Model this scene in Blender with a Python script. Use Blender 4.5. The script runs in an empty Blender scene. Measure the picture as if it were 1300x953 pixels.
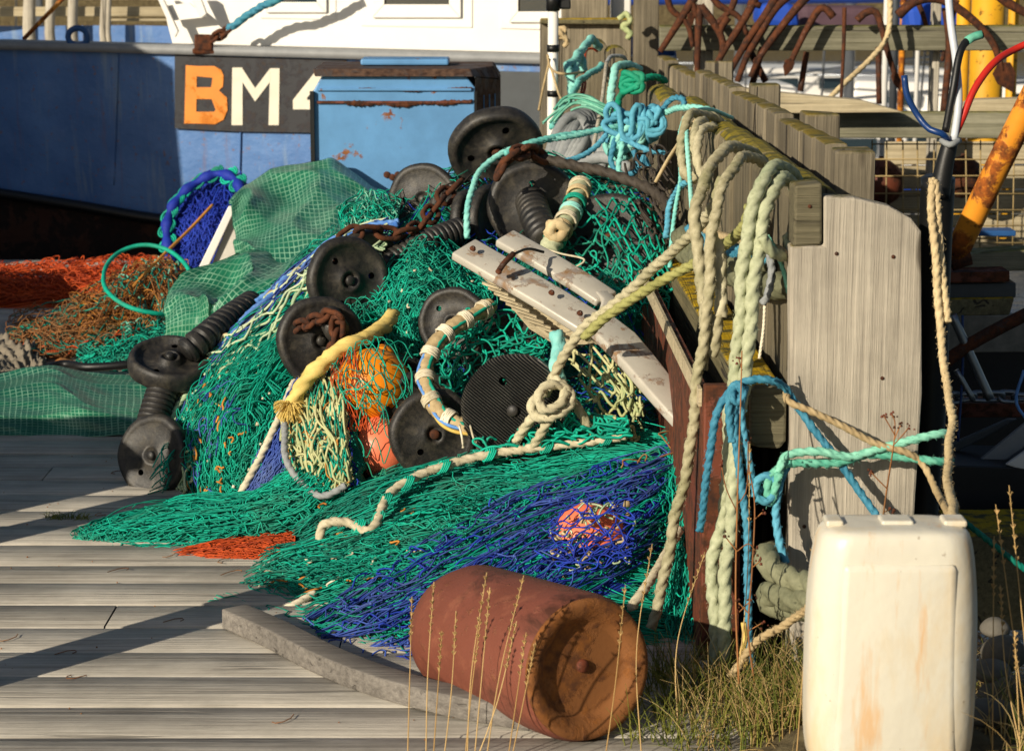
import bpy, bmesh, math, random
import numpy as np
from mathutils import Vector, Matrix
R = math.radians
random.seed(7)
RNG = np.random.RandomState(11)
scene = bpy.context.scene
COL = scene.collection
# ------------------------------------------------------------------ camera numbers (a long lens at eye height, looking down a little)
F = 2932.0; CX, CY = 650.0, 476.5; TH = math.atan(555.5 / F); HC = 1.57
ct, st = math.cos(TH), math.sin(TH)
def P(px, py, Y=None, h=None):
    """world point seen at a photograph pixel, at forward distance Y or at height h"""
    x = (px - CX) / F; y = (CY - py) / F
    dy = ct + y * st; dz = -st + y * ct
    t = Y / dy if Y is not None else (h - HC) / dz
    return np.array((x * t, dy * t, HC + dz * t))
def PP(pts): return [P(*p) for p in pts]

# ------------------------------------------------------------------ materials
def rgb(h):
    h = h.lstrip('#'); c = [int(h[i:i+2], 16) / 255 for i in (0, 2, 4)]
    return tuple([(v / 12.92 if v <= .04045 else ((v + .055) / 1.055) ** 2.4) for v in c] + [1.0])
class NT:
    def __init__(s, name):
        s.m = bpy.data.materials.new(name); s.m.use_nodes = True
        s.t = s.m.node_tree; s.b = s.t.nodes['Principled BSDF']
    def n(s, typ, **kw):
        nd = s.t.nodes.new(typ)
        for k, v in kw.items():
            if k in nd.inputs: nd.inputs[k].default_value = v
            else: setattr(nd, k, v)
        return nd
    def l(s, a, b): s.t.links.new(a, b)
    def coord(s, scale=(1, 1, 1), kind='Object', rot=(0, 0, 0)):
        tc = s.n('ShaderNodeTexCoord'); mp = s.n('ShaderNodeMapping')
        mp.inputs['Scale'].default_value = scale; mp.inputs['Rotation'].default_value = rot
        s.l(tc.outputs[kind], mp.inputs['Vector']); return mp.outputs[0]
    def noise(s, vec, scale, detail=4, rough=.6, dist=0):
        nd = s.n('ShaderNodeTexNoise'); nd.inputs['Scale'].default_value = scale
        nd.inputs['Detail'].default_value = detail; nd.inputs['Roughness'].default_value = rough
        nd.inputs['Distortion'].default_value = dist
        if vec is not None: s.l(vec, nd.inputs['Vector'])
        return nd.outputs['Fac']
    def ramp(s, fac, stops):
        nd = s.n('ShaderNodeValToRGB'); cr = nd.color_ramp
        while len(cr.elements) < len(stops): cr.elements.new(.5)
        for e, (p, c) in zip(cr.elements, stops):
            e.position = p; e.color = c if not isinstance(c, (int, float)) else (c, c, c, 1)
        s.l(fac, nd.inputs[0]); return nd.outputs[0]
    def mix(s, fac, a, b, mode='MIX'):
        nd = s.n('ShaderNodeMix', data_type='RGBA', blend_type=mode)
        for i, v in ((0, fac), (6, a), (7, b)):
            if hasattr(v, 'is_linked'): s.l(v, nd.inputs[i])
            else: nd.inputs[i].default_value = v
        return nd.outputs[2]
    def math(s, op, a, b=0.0):
        nd = s.n('ShaderNodeMath', operation=op)
        for i, v in enumerate((a, b)):
            if hasattr(v, 'is_linked'): s.l(v, nd.inputs[i])
            else: nd.inputs[i].default_value = v
        return nd.outputs[0]
    def attr(s, name='rnd'):
        nd = s.n('ShaderNodeAttribute'); nd.attribute_name = name; return nd.outputs['Fac']
    def upmask(s, lo=.35, hi=.8):
        g = s.n('ShaderNodeNewGeometry'); sp = s.n('ShaderNodeSeparateXYZ'); s.l(g.outputs['Normal'], sp.inputs[0])
        return s.ramp(sp.outputs['Z'], [(lo, 0.0), (hi, 1.0)])
    def col(s, v):
        if hasattr(v, 'is_linked'): s.l(v, s.b.inputs['Base Color'])
        else: s.b.inputs['Base Color'].default_value = v
    def bump(s, h, strength=.5, dist=.01):
        nd = s.n('ShaderNodeBump'); nd.inputs['Strength'].default_value = strength; nd.inputs['Distance'].default_value = dist
        s.l(h, nd.inputs['Height']); s.l(nd.outputs[0], s.b.inputs['Normal'])
    def rough(s, v, spec=None):
        if hasattr(v, 'is_linked'): s.l(v, s.b.inputs['Roughness'])
        else: s.b.inputs['Roughness'].default_value = v
        if spec is not None: s.b.inputs['Specular IOR Level'].default_value = spec

def wood(name, lo, hi, axis='X', lichen=0.0, lc='#7d6a1c', crack=.6, vary=.35, g=1.0, fm=.45):
    t = NT(name)
    long_, short = 1.5 * g, 48 * g
    sc = {'X': (long_, short, short), 'Y': (short, long_, short), 'Z': (short, short, long_)}[axis]
    v = t.coord(sc)
    a = t.attr()
    grain = t.noise(v, 1.6, 9, .62, .4)
    c = t.ramp(grain, [(.25, rgb(lo)), (.62, rgb(hi))])
    v2 = t.coord(tuple(s * (.45 if s < 5 else 1.7) for s in sc))
    fine = t.noise(v2, 3.2, 5, .7)
    c = t.mix(fm, c, t.ramp(fine, [(.3, .4), (.6, 1.0)]), 'MULTIPLY')
    cr = t.noise(t.coord(tuple(s * (.5 if s < 5 else .6) for s in sc)), 1.1, 3, .5, .8)
    cm = t.ramp(cr, [(.33, 1.0), (.365, 0.0)])
    c = t.mix(t.math('MULTIPLY', cm, crack), c, (.035, .03, .025, 1))
    kd = t.n('ShaderNodeTexVoronoi'); kd.inputs['Scale'].default_value = 1.0; kd.inputs['Randomness'].default_value = 1.0
    ks = {'X': (1.6, 5.5, 5.5), 'Y': (5.5, 1.6, 5.5), 'Z': (5.5, 5.5, 1.6)}[axis]
    t.l(t.coord(ks), kd.inputs['Vector']); kn = t.ramp(kd.outputs['Distance'], [(.06, 1.0), (.09, 0.0)])
    c = t.mix(t.math('MULTIPLY', kn, .75), c, (.05, .038, .026, 1))
    stain = t.noise(t.coord((1, 1, 1)), 3.0, 5, .65)
    c = t.mix(.6, c, t.ramp(stain, [(.32, .45), (.62, 1.08)]), 'MULTIPLY')
    c = t.mix(vary, c, t.ramp(a, [(0, .45), (1, 1.35)]), 'MULTIPLY')
    if lichen:
        ln = t.noise(t.coord((1, 1, 1)), 22, 6, .7)
        ln2 = t.noise(t.coord((1, 1, 1)), 3.5, 3, .6)
        m = t.math('MULTIPLY', t.ramp(t.math('ADD', t.math('MULTIPLY', ln, .5), t.math('MULTIPLY', ln2, .5)), [(.52 - .14 * lichen, 0.0), (.6 - .1 * lichen, 1.0)]), t.upmask(.25, .7))
        c = t.mix(m, c, t.mix(t.ramp(ln, [(.45, 0.0), (.6, 1.0)]), rgb(lc), rgb('#4c4a2a')))
    t.col(c); t.rough(.86, .25)
    hgt = t.math('SUBTRACT', t.math('ADD', grain, t.math('MULTIPLY', fine, .5)), t.math('MULTIPLY', cm, .8))
    t.bump(hgt, .75, .006)
    return t.m
def cord(name, c1, c2, scale=60, rough=.7, dirt='#5a5a40', dirt_amt=.25, tr=0):
    t = NT(name)
    v = t.coord()
    n = t.noise(v, scale, 3, .6)
    a = t.attr()
    c = t.mix(t.ramp(t.math('ADD', t.math('MULTIPLY', n, .6), t.math('MULTIPLY', a, .4)), [(.25, 0.0), (.75, 1.0)]), rgb(c1), rgb(c2))
    d = t.ramp(t.noise(v, 7, 4, .6), [(.5, 0.0), (.72, 1.0)])
    c = t.mix(t.math('MULTIPLY', d, dirt_amt), c, rgb(dirt))
    t.col(c); t.rough(rough, .3)
    t.bump(t.noise(v, 900, 2), .3, .001)
    return t.m
def rusty(name, base, rust1='#5d3116', rust2='#2e1a10', amount=.5, scale=9, rough=.6, metal=0.0, streak=False, bumpd=.002):
    t = NT(name)
    v = t.coord((1, 1, .35) if streak else (1, 1, 1))
    n = t.noise(v, scale, 8, .68, .3)
    m = t.ramp(n, [(.62 - .35 * amount, 0.0), (.66 - .3 * amount, 1.0)])
    rc = t.mix(t.ramp(t.noise(t.coord(), 40, 5), [(.35, 0.0), (.65, 1.0)]), rgb(rust1), rgb(rust2))
    bc = t.mix(t.ramp(t.noise(t.coord(), 5, 5), [(.3, .0), (.7, 1.0)]), rgb(base), tuple([x * .72 for x in rgb(base)[:3]] + [1]))
    c = t.mix(m, bc, rc)
    t.col(c); t.rough(t.ramp(m, [(0, rough), (1, .9)]), .4); t.b.inputs['Metallic'].default_value = metal
    t.bump(t.math('ADD', m, t.math('MULTIPLY', t.noise(t.coord(), 90, 4), .6)), .4, bumpd)
    return t.m
def plain(name, c, rough=.6, metal=0, vary=.25, scale=12, spec=.4):
    t = NT(name)
    n = t.noise(t.coord(), scale, 6, .65)
    c = rgb(c) if isinstance(c, str) else c
    t.col(t.mix(t.ramp(n, [(.3, 0.0), (.7, 1.0)]), tuple([x * (1 - vary) for x in c[:3]] + [1]), c))
    t.rough(rough, spec); t.b.inputs['Metallic'].default_value = metal
    t.bump(t.noise(t.coord(), scale * 8, 4), .2, .002)
    return t.m
def rubber():
    t = NT('rubber')
    v = t.coord()
    n = t.noise(v, 9, 7, .7)
    sc = t.ramp(t.noise(t.coord((3, 30, 3), rot=(.4, .3, .9)), 4, 5, .75), [(.62, 0.0), (.7, 1.0)])
    sp = t.ramp(t.noise(v, 120, 2, .5), [(.62, 0.0), (.7, 1.0)])
    c = t.mix(t.ramp(n, [(.35, 0.0), (.7, 1.0)]), rgb('#161616'), rgb('#302d2a'))
    c = t.mix(t.math('MULTIPLY', sc, .6), c, rgb('#7a7365'))
    c = t.mix(t.math('MULTIPLY', sp, .12), c, rgb('#8d8779'))
    dm = t.ramp(t.noise(v, 4, 7, .7), [(.48, 0.0), (.68, 1.0)]); c = t.mix(t.math('MULTIPLY', dm, .26), c, rgb('#6e6655'))
    t.col(c); t.rough(.5, .45)
    t.bump(t.math('ADD', n, t.math('MULTIPLY', sp, .3)), .35, .004)
    return t.m
def tarp_mat():
    t = NT('tarp_fabric')
    tc = t.n('ShaderNodeTexCoord'); sp = t.n('ShaderNodeSeparateXYZ'); t.l(tc.outputs['UV'], sp.inputs[0])
    m = None
    for o in ('X', 'Y'):
        fr = t.math('FRACT', t.math('MULTIPLY', sp.outputs[o], 1 / .019))
        k = t.math('LESS_THAN', t.math('ABSOLUTE', t.math('SUBTRACT', fr, .5)), .1)
        m = k if m is None else t.math('MAXIMUM', m, k)
    w = t.noise(t.coord(), 5, 4)
    base = t.mix(t.ramp(w, [(.35, 0.0), (.7, 1.0)]), rgb('#105640'), rgb('#1c7050'))
    c = t.mix(t.math('MULTIPLY', m, t.ramp(t.noise(t.coord(), 9, 3), [(.35, .25), (.62, .7)])), base, rgb('#8fbf9f'))
    scr = t.ramp(t.noise(t.coord((2, 9, 3), rot=(.5, .2, .4)), 5, 5, .7), [(.6, 0.0), (.68, 1.0)])
    c = t.mix(t.math('MULTIPLY', scr, .14), c, rgb('#b7c8b4'))
    t.col(c); t.rough(.42, .5); t.bump(t.math('ADD', t.math('MULTIPLY', m, .4), t.math('MULTIPLY', t.noise(t.coord(), 14, 4), 1.3)), .5, .006)
    return t.m
MAT = {}
MAT['deck'] = wood('weathered_deck', '#958e82', '#cdc6b8', 'X', vary=.22, crack=.3, fm=.3)
MAT['plank'] = wood('grey_plank', '#5f5849', '#958a74', 'Z', lichen=.9, vary=.5, crack=.9)
MAT['log'] = wood('dark_plank', '#504a3c', '#837962', 'Z', lichen=1.3, lc='#8a7a1a', vary=.4, crack=.9, fm=.35)
MAT['board'] = wood('pale_board', '#989082', '#bbb2a1', 'Z', lichen=.3, vary=.1, crack=.5, g=1.0, fm=.28)
MAT['lrail'] = wood('lichen_rail', '#5d5a40', '#857c5c', 'Y', lichen=2.3, lc='#b89606', crack=.9)
MAT['rail'] = wood('green_rail', '#66644e', '#94907a', 'X', lichen=1.0, lc='#6d6a28', crack=.6)
MAT['block'] = wood('block_end', '#57523f', '#7b745c', 'X', lichen=.2, crack=.3, g=1.5)
MAT['cream'] = wood('cream_wood', '#a89878', '#cbbd9c', 'X', vary=.15, crack=.4)
MAT['kerb'] = wood('kerb_wood', '#605b56', '#8b857d', 'X', vary=.1, crack=.35)
MAT['pile'] = wood('pale_pile', '#9a917f', '#c9c1b0', 'Z', vary=.1)
MAT['brown'] = rusty('rust_brown', '#6e3722', amount=.45, scale=14)
MAT['rust'] = rusty('rust', '#64371d', amount=.75, scale=25, bumpd=.004)
MAT['darkrust'] = rusty('dark_rust', '#3d2415', amount=.6, scale=25)
MAT['rubber'] = rubber()
MAT['teal'] = cord('teal_twine', '#006a58', '#02b496', 40)
MAT['teal2'] = cord('deep_teal_twine', '#004e42', '#02907a', 40)
MAT['blue'] = cord('blue_twine', '#1d2f78', '#4562b4', 40, dirt='#5f6f90', dirt_amt=.7)
MAT['dblue'] = cord('royal_twine', '#142484', '#2342b4', 40, dirt='#202a58')
MAT['orange'] = cord('orange_twine', '#8e2f12', '#cf541c', 40, dirt='#8a4a2a')
MAT['ochre'] = cord('ochre_twine', '#9a5f24', '#c98a3a', 30, dirt='#4a5a3a', dirt_amt=.5)
MAT['brownnet'] = cord('brown_twine', '#6e4526', '#a06a3a', 30, dirt='#2f5a4a', dirt_amt=.5)
MAT['palegreen'] = cord('pale_green_cord', '#8fae88', '#c9d2ae', 30, dirt='#6a7a5a', dirt_amt=.4)
MAT['olivecord'] = cord('olive_cord', '#93a070', '#c6c190', 30, dirt='#a09040', dirt_amt=.5)
MAT['white'] = cord('white_rope', '#b0a588', '#e2d9c2', 60, dirt='#7a7258', dirt_amt=.4)
MAT['pale'] = cord('pale_rope', '#8f886a', '#c9c1a2', 70, dirt='#666a40', dirt_amt=.6)
MAT['palegrope'] = cord('pale_green_rope', '#78805f', '#b9bc9c', 70, dirt='#5c7a58', dirt_amt=.5)
MAT['oliverope'] = cord('olive_rope', '#7c7c45', '#a7a568', 50, dirt='#4f5428', dirt_amt=.5)
MAT['tan'] = cord('tan_rope', '#9c8762', '#cdb98f', 60, dirt='#7d6544', dirt_amt=.3)
MAT['yellow'] = cord('yellow_rope', '#c7a650', '#e2c878', 50, dirt='#8a7a40', dirt_amt=.3)
MAT['cyan'] = cord('cyan_rope', '#2c6d86', '#5fa9c2', 60, dirt='#3c8a8a', dirt_amt=.4)
MAT['aqua'] = cord('aqua_rope', '#5fb3ab', '#9ad6c8', 60, dirt='#4a9aa0', dirt_amt=.5)
MAT['seagreen'] = cord('sea_green_rope', '#4a9c84', '#8fcdb4', 60, dirt='#3a8a78', dirt_amt=.4)
MAT['green'] = cord('green_rope', '#067a5c', '#159b78', 60)
MAT['bluerope'] = cord('blue_rope', '#3566ad', '#6a9ad6', 60, dirt='#9ab0c0', dirt_amt=.4)
MAT['greyrope'] = cord('grey_rope', '#75797b', '#9a9d9c', 60, dirt='#6a6a60')
MAT['darkrope'] = cord('dark_rope', '#2b2622', '#4c443a', 60, dirt='#201c18')
MAT['mossrope'] = cord('mossy_rope', '#5d5f48', '#8a8a6e', 60)
MAT['dark'] = plain('black_plastic', '#141414', .45)
MAT['tarp'] = tarp_mat()
MAT['whitep'] = plain('white_paint', '#e4e1da', .4, vary=.08, scale=4)
MAT['whitep2'] = plain('white_board', '#cfcbc0', .6, vary=.2, scale=30)
MAT['galv'] = rusty('galvanised', '#c6c0b2', rust1='#96908a', rust2='#8a6a48', amount=.26, scale=14, rough=.4, metal=.1)
MAT['glass'] = plain('dark_glass', '#26333a', .08, vary=.1, spec=.8)
MAT['yellowp'] = rusty('yellow_paint', '#e0a51a', amount=.08, scale=20)
MAT['orangep'] = rusty('orange_paint', '#e6952e', rust1='#a85a18', rust2='#5a3010', amount=.42, scale=11, rough=.35)
MAT['bfloat'] = plain('orange_float', '#e8870f', .4, vary=.12)
MAT['coral'] = plain('coral_float', '#f27c58', .4, vary=.1)
MAT['bluec'] = plain('blue_cover', '#1648b0', .7, vary=.25, scale=2)
MAT['plumc'] = plain('plum_cover', '#57404a', .8)
MAT['bootblue'] = plain('boot_blue', '#25548a', .5)
MAT['black'] = plain('black_hull', '#15161a', .5)
MAT['greyp'] = plain('grey_panel', '#3d4347', .5)
MAT['red'] = plain('red_cable', '#b8281c', .35, vary=.15)
MAT['bluecable'] = plain('blue_cable', '#16386e', .35)
MAT['whitecable'] = plain('white_cable', '#c5cad0', .35)
MAT['concrete'] = plain('concrete', '#8a857a', .9, vary=.45, scale=20)
MAT['rubble'] = plain('rubble', '#6a655b', .9, vary=.5, scale=20)
MAT['steel'] = plain('steel_tube', '#8d9298', .35, metal=.8)
MAT['wire'] = plain('old_wire', '#a08a5c', .6)

# ------------------------------------------------------------------ geometry
def tagset(o, label=None, cat=None, group=None, kind=None):
    if label: o['label'] = label
    if cat: o['category'] = cat
    if group: o['group'] = group
    if kind: o['kind'] = kind
    return o
def thing(name, loc, label, cat, group=None, rot=None):
    o = bpy.data.objects.new(name, None); COL.objects.link(o); o.empty_display_size = .05
    o.location = loc
    if rot is not None: o.rotation_euler = rot
    return tagset(o, label, cat, group)
class G:
    """collects geometry in world space, builds ONE mesh object"""
    def __init__(s): s.v = []; s.f = []; s.r = []; s.n = 0; s.uv = None
    def add(s, V, Fc, rnd=None):
        V = np.asarray(V, float).reshape(-1, 3)
        Fc = [np.asarray(Fc, int)] if isinstance(Fc, np.ndarray) else Fc
        if isinstance(Fc, list) and len(Fc) and isinstance(Fc[0], np.ndarray):
            for a in Fc: s.f.append(a + s.n)
        else:
            s.f.append([[i + s.n for i in q] for q in Fc])
        s.v.append(V)
        if rnd is None: rnd = random.random()
        s.r.append(np.full(len(V), rnd) if np.isscalar(rnd) else np.asarray(rnd).reshape(-1))
        s.n += len(V); return s
    def box(s, c, size, rot=None, rnd=None, jit=0):
        x, y, z = [a / 2 for a in size]
        V = np.array([(-x, -y, -z), (x, -y, -z), (x, y, -z), (-x, y, -z), (-x, -y, z), (x, -y, z), (x, y, z), (-x, y, z)])
        if jit: V = V + RNG.uniform(-jit, jit, V.shape)
        if rot is not None:
            M = np.array(rot.to_matrix() if hasattr(rot, 'to_matrix') else rot); V = V @ M.T
        V = V + np.array(c)
        return s.add(V, [(0, 3, 2, 1), (4, 5, 6, 7), (0, 1, 5, 4), (1, 2, 6, 5), (2, 3, 7, 6), (3, 0, 4, 7)], rnd)
    def hexa(s, bottom, top, rnd=None):
        n = len(bottom); V = np.array(list(bottom) + list(top))
        f = [tuple(reversed(range(n))), tuple(range(n, 2 * n))] + [(i, (i + 1) % n, n + (i + 1) % n, n + i) for i in range(n)]
        return s.add(V, f, rnd)
    def prism(s, poly, d, rnd=None):
        poly = [np.array(p, float) for p in poly]; d = np.array(d, float)
        return s.hexa(poly, [p + d for p in poly], rnd)
    def build(s, name, mat, parent=None, smooth=False, bevel=0, **tags):
        me = bpy.data.meshes.new(name)
        V = np.concatenate(s.v)
        faces = []; allq = all(isinstance(a, np.ndarray) for a in s.f)
        if allq:
            Fq = np.concatenate(s.f); nf, k = Fq.shape
            me.vertices.add(len(V)); me.vertices.foreach_set('co', V.astype(np.float32).ravel())
            me.loops.add(nf * k); me.loops.foreach_set('vertex_index', Fq.astype(np.int32).ravel())
            me.polygons.add(nf); me.polygons.foreach_set('loop_start', np.arange(0, nf * k, k, dtype=np.int32))
            me.update(calc_edges=True)
        else:
            for a in s.f: faces += [tuple(int(i) for i in q) for q in (a.tolist() if isinstance(a, np.ndarray) else a)]
            me.from_pydata(V.tolist(), [], faces)
        at = me.attributes.new('rnd', 'FLOAT', 'POINT'); at.data.foreach_set('value', np.concatenate(s.r).astype(np.float32))
        if s.uv is not None:
            ul = me.uv_layers.new(name='UVMap'); li = np.empty(len(me.loops), np.int32); me.loops.foreach_get('vertex_index', li)
            ul.data.foreach_set('uv', s.uv[li].astype(np.float32).ravel())
        if smooth: me.polygons.foreach_set('use_smooth', np.ones(len(me.polygons), bool))
        me.materials.append(MAT[mat] if isinstance(mat, str) else mat)
        o = bpy.data.objects.new(name, me); COL.objects.link(o)
        if parent is not None:
            o.parent = parent; 
            if parent.type == 'EMPTY' or True:
                # keep world-space geometry: undo the parent's own placement
                pm = parent_matrix(parent); o.matrix_parent_inverse = pm.inverted()
        if bevel:
            b = o.modifiers.new('bevel', 'BEVEL'); b.width = bevel; b.segments = 2; b.limit_method = 'ANGLE'; b.angle_limit = R(40)
        tagset(o, **tags)
        return o
def parent_matrix(p):
    m = p.matrix_basis.copy()
    if p.parent is not None: m = parent_matrix(p.parent) @ p.matrix_parent_inverse @ m
    return m
def unit(a): return a / (np.linalg.norm(a, axis=-1, keepdims=True) + 1e-12)
def spline(pts, step=None, n=None):
    """uniformly resampled Catmull-Rom through the points"""
    p = np.array(pts, float)
    if len(p) == 2: p = np.array([p[0], (p[0] + p[1]) / 2, p[1]])
    q = np.vstack([2 * p[0] - p[1], p, 2 * p[-1] - p[-2]])
    out = []
    for i in range(1, len(q) - 2):
        t = np.linspace(0, 1, 24, endpoint=False)[:, None]
        a, b, c, d = q[i-1], q[i], q[i+1], q[i+2]
        out.append(.5 * (2 * b + (c - a) * t + (2 * a - 5 * b + 4 * c - d) * t ** 2 + (3 * b - a - 3 * c + d) * t ** 3))
    out = np.vstack(out + [q[-2][None]])
    s = np.concatenate([[0], np.cumsum(np.linalg.norm(np.diff(out, axis=0), axis=1))])
    if n is None: n = max(3, int(s[-1] / step) + 1)
    u = np.linspace(0, s[-1], n)
    return np.stack([np.interp(u, s, out[:, k]) for k in range(3)], 1)
def sweep(g, path, rad, k=10, lobes=0, pitch=.1, depth=.18, rnd=None, flat=None, close=False):
    """one tube along a path; rad scalar or per point; lobes = laid-rope strands that spiral"""
    path = np.asarray(path); n = len(path)
    T = unit(np.gradient(path, axis=0)) if not close else unit(np.roll(path, -1, 0) - np.roll(path, 1, 0))
    rad = np.full(n, rad) if np.isscalar(rad) else np.asarray(rad)
    ref = np.array((0, 0, 1.)) if abs(T[0][2]) < .9 else np.array((1., 0, 0))
    N = unit(np.cross(T[0], ref)); Ns = [N]
    for i in range(1, n):
        v = Ns[-1] - T[i] * np.dot(Ns[-1], T[i]); Ns.append(v / np.linalg.norm(v))
    Ns = np.array(Ns); B = np.cross(T, Ns)
    s = np.concatenate([[0], np.cumsum(np.linalg.norm(np.diff(path, axis=0), axis=1))])
    ph = np.linspace(0, 2 * np.pi, k, endpoint=False)[None, :]
    rr = rad[:, None] * np.ones((1, k))
    if lobes: rr = rr * (1.06 - depth * (1 - np.abs(np.cos(lobes / 2 * (ph - (s * 2 * np.pi / pitch)[:, None])))) ** 1.6)
    a, b = (1, 1) if flat is None else flat
    V = path[:, None, :] + rr[:, :, None] * (a * np.cos(ph)[..., None] * Ns[:, None, :] + b * np.sin(ph)[..., None] * B[:, None, :])
    m = n if close else n - 1
    i = np.arange(m)[:, None]; j = np.arange(k)[None, :]
    i2 = (i + 1) % n
    q = np.stack([i * k + j, i * k + (j + 1) % k, i2 * k + (j + 1) % k, i2 * k + j], -1).reshape(-1, 4)
    V = V.reshape(-1, 3)
    if not close:
        base = len(V); V = np.vstack([V, np.tile(path[0], (k, 1)), np.tile(path[-1], (k, 1))])
        jj = np.arange(k)
        c0 = np.stack([base + jj, base + (jj + 1) % k, (jj + 1) % k, jj], 1)
        e = (n - 1) * k
        c1 = np.stack([e + jj, e + (jj + 1) % k, base + k + (jj + 1) % k, base + k + jj], 1)
        # caps as degenerate fans (centre repeated) keep the mesh all quads
        q = np.vstack([q, c0, c1])
    g.add(V, q, rnd)
    return g
def rope(name, pts, r, mat, label=None, cat='rope', parent=None, pix=True, group=None, sag=None, laid=True, wob=0.0, also=()):
    g = G()
    for k, pp in enumerate((pts,) + tuple(also)):
        p = spline(PP(pp) if pix else pp, step=r * (.55 if laid else 1.6))
        if wob:
            n = len(p); s = np.linspace(0, n * r * .55, n)
            for ax in range(3):
                p[:, ax] += wob * (np.sin(s * 19 + ax * 2 + k) + .6 * np.sin(s * 41 + ax * 5 + k))
        if laid: sweep(g, p, r * (1 + .05 * RNG.randn(len(p))), 18, 3, r * 8.2, .42, rnd=random.random())
        else: sweep(g, p, r, 8, rnd=random.random())
        if laid and r >= .0085:      # loose fibres standing off the rope
            n_ = len(p); T_ = unit(np.gradient(p, axis=0)); m_ = int(n_ * r * .55 * 420); ii = RNG.randint(1, n_ - 1, m_)
            d_ = unit(np.cross(T_[ii], RNG.randn(m_, 3))); a_ = p[ii] + d_ * r * .9; L_ = RNG.uniform(.002, .008, (m_, 1)); tt = T_[ii] * RNG.uniform(-1, 1, (m_, 1))
            multi(g, np.stack([a_, a_ + (d_ * .6 + tt * .5) * L_ * .6, a_ + (d_ * .8 + tt * 1.2) * L_], 1), .00032, k=3)
    return g.build(name, mat, parent, smooth=True, label=label, cat=cat if parent is None else None, group=group)
def multi(g, Pts, r, k=4, rnd=None):
    """many strands at once: Pts (N, M, 3)"""
    Nn, M, _ = Pts.shape
    T = unit(np.gradient(Pts, axis=1))
    ref = np.array((.21, -.83, .51))
    B = unit(np.cross(T, ref)); Nv = np.cross(B, T)
    ph = np.linspace(0, 2 * np.pi, k, endpoint=False)
    rr = r if np.isscalar(r) else np.asarray(r)[:, :, None, None]
    V = Pts[:, :, None, :] + rr * (np.cos(ph)[None, None, :, None] * B[:, :, None, :] + np.sin(ph)[None, None, :, None] * Nv[:, :, None, :])
    a = np.arange(Nn)[:, None, None]; i = np.arange(M - 1)[None, :, None]; j = np.arange(k)[None, None, :]
    base = a * M * k
    q = np.stack([base + i * k + j, base + i * k + (j + 1) % k, base + (i + 1) * k + (j + 1) % k, base + (i + 1) * k + j + 0 * a], -1).reshape(-1, 4)
    if rnd is None: rnd = np.repeat(RNG.rand(Nn), M * k)
    g.add(V.reshape(-1, 3), q, rnd)
class Surf:
    lump = None
    """smooth surface through a grid of control points (rows = v, columns = u)"""
    def __init__(s, grid, pix=True):
        s.c = np.array([[P(*p) if pix else np.array(p) for p in row] for row in grid])
    @staticmethod
    def cr(c, t):
        n = c.shape[0]
        q = np.concatenate([2 * c[:1] - c[1:2], c, 2 * c[-1:] - c[-2:-1]])
        x = np.clip(t, 0, 1) * (n - 1); i = np.minimum(x.astype(int), n - 2); f = x - i
        return q, i, f
    def __call__(s, u, v):
        u = np.asarray(u, float); v = np.asarray(v, float); sh = np.broadcast(u, v).shape
        u = np.broadcast_to(u, sh).ravel(); v = np.broadcast_to(v, sh).ravel()
        def w(f):
            return np.stack([.5 * (-f + 2 * f**2 - f**3), .5 * (2 - 5 * f**2 + 3 * f**3), .5 * (f + 4 * f**2 - 3 * f**3), .5 * (-f**2 + f**3)], 0)
        c = s.c
        q = np.concatenate([2 * c[:1] - c[1:2], c, 2 * c[-1:] - c[-2:-1]], 0)
        q = np.concatenate([2 * q[:, :1] - q[:, 1:2], q, 2 * q[:, -1:] - q[:, -2:-1]], 1)
        nv, nu = c.shape[:2]
        xv = np.clip(v, 0, 1) * (nv - 1); iv = np.minimum(xv.astype(int), nv - 2); fv = xv - iv
        xu = np.clip(u, 0, 1) * (nu - 1); iu = np.minimum(xu.astype(int), nu - 2); fu = xu - iu
        wv, wu = w(fv), w(fu)
        out = np.zeros((len(u), 3))
        for a in range(4):
            for b in range(4):
                out += (wv[a] * wu[b])[:, None] * q[iv + a, iu + b]
        if s.lump is not None:
            out += (s.lump(u, v))[:, None] * np.array((-.1, -.7, .7))
        return out.reshape(sh + (3,))
    def nrm(s, u, v):
        e = 1e-3
        du = s(np.minimum(u + e, 1), v) - s(np.maximum(u - e, 0), v)
        dv = s(u, np.minimum(v + e, 1)) - s(u, np.maximum(v - e, 0))
        n = unit(np.cross(du, dv))
        flip = np.sign((n * np.array((-.1, -1, .7))).sum(-1, keepdims=True)); flip[flip == 0] = 1
        return n * flip
def field(seed, f=3.0, n=7):
    r = np.random.RandomState(seed); K = r.randn(n, 2) * f; ph = r.rand(n) * 6.28; am = 1 / (1 + np.linalg.norm(K, axis=1) / f)
    return lambda u, v: sum(am[i] * np.sin(K[i, 0] * u * 6.28 / 2 + K[i, 1] * v * 6.28 / 2 + ph[i]) for i in range(n)) / 2.2
def folds(amp, fu, fv, seed):
    r = np.random.RandomState(seed); K = r.randn(9, 2) * (fu, fv); ph = r.rand(9) * 6.28
    def fn(u, v):
        b = sum(np.sin(K[i, 0] * u * 3.1 + K[i, 1] * v * 3.1 + ph[i]) for i in range(5)) / 2.2
        c = sum(np.sin(K[i, 0] * u * 5.1 + K[i, 1] * v * 5.1 + ph[i]) for i in range(5, 9)) / 2.2
        return amp * ((1 - 1.6 * np.abs(b)) + .35 * c)
    return fn
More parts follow.
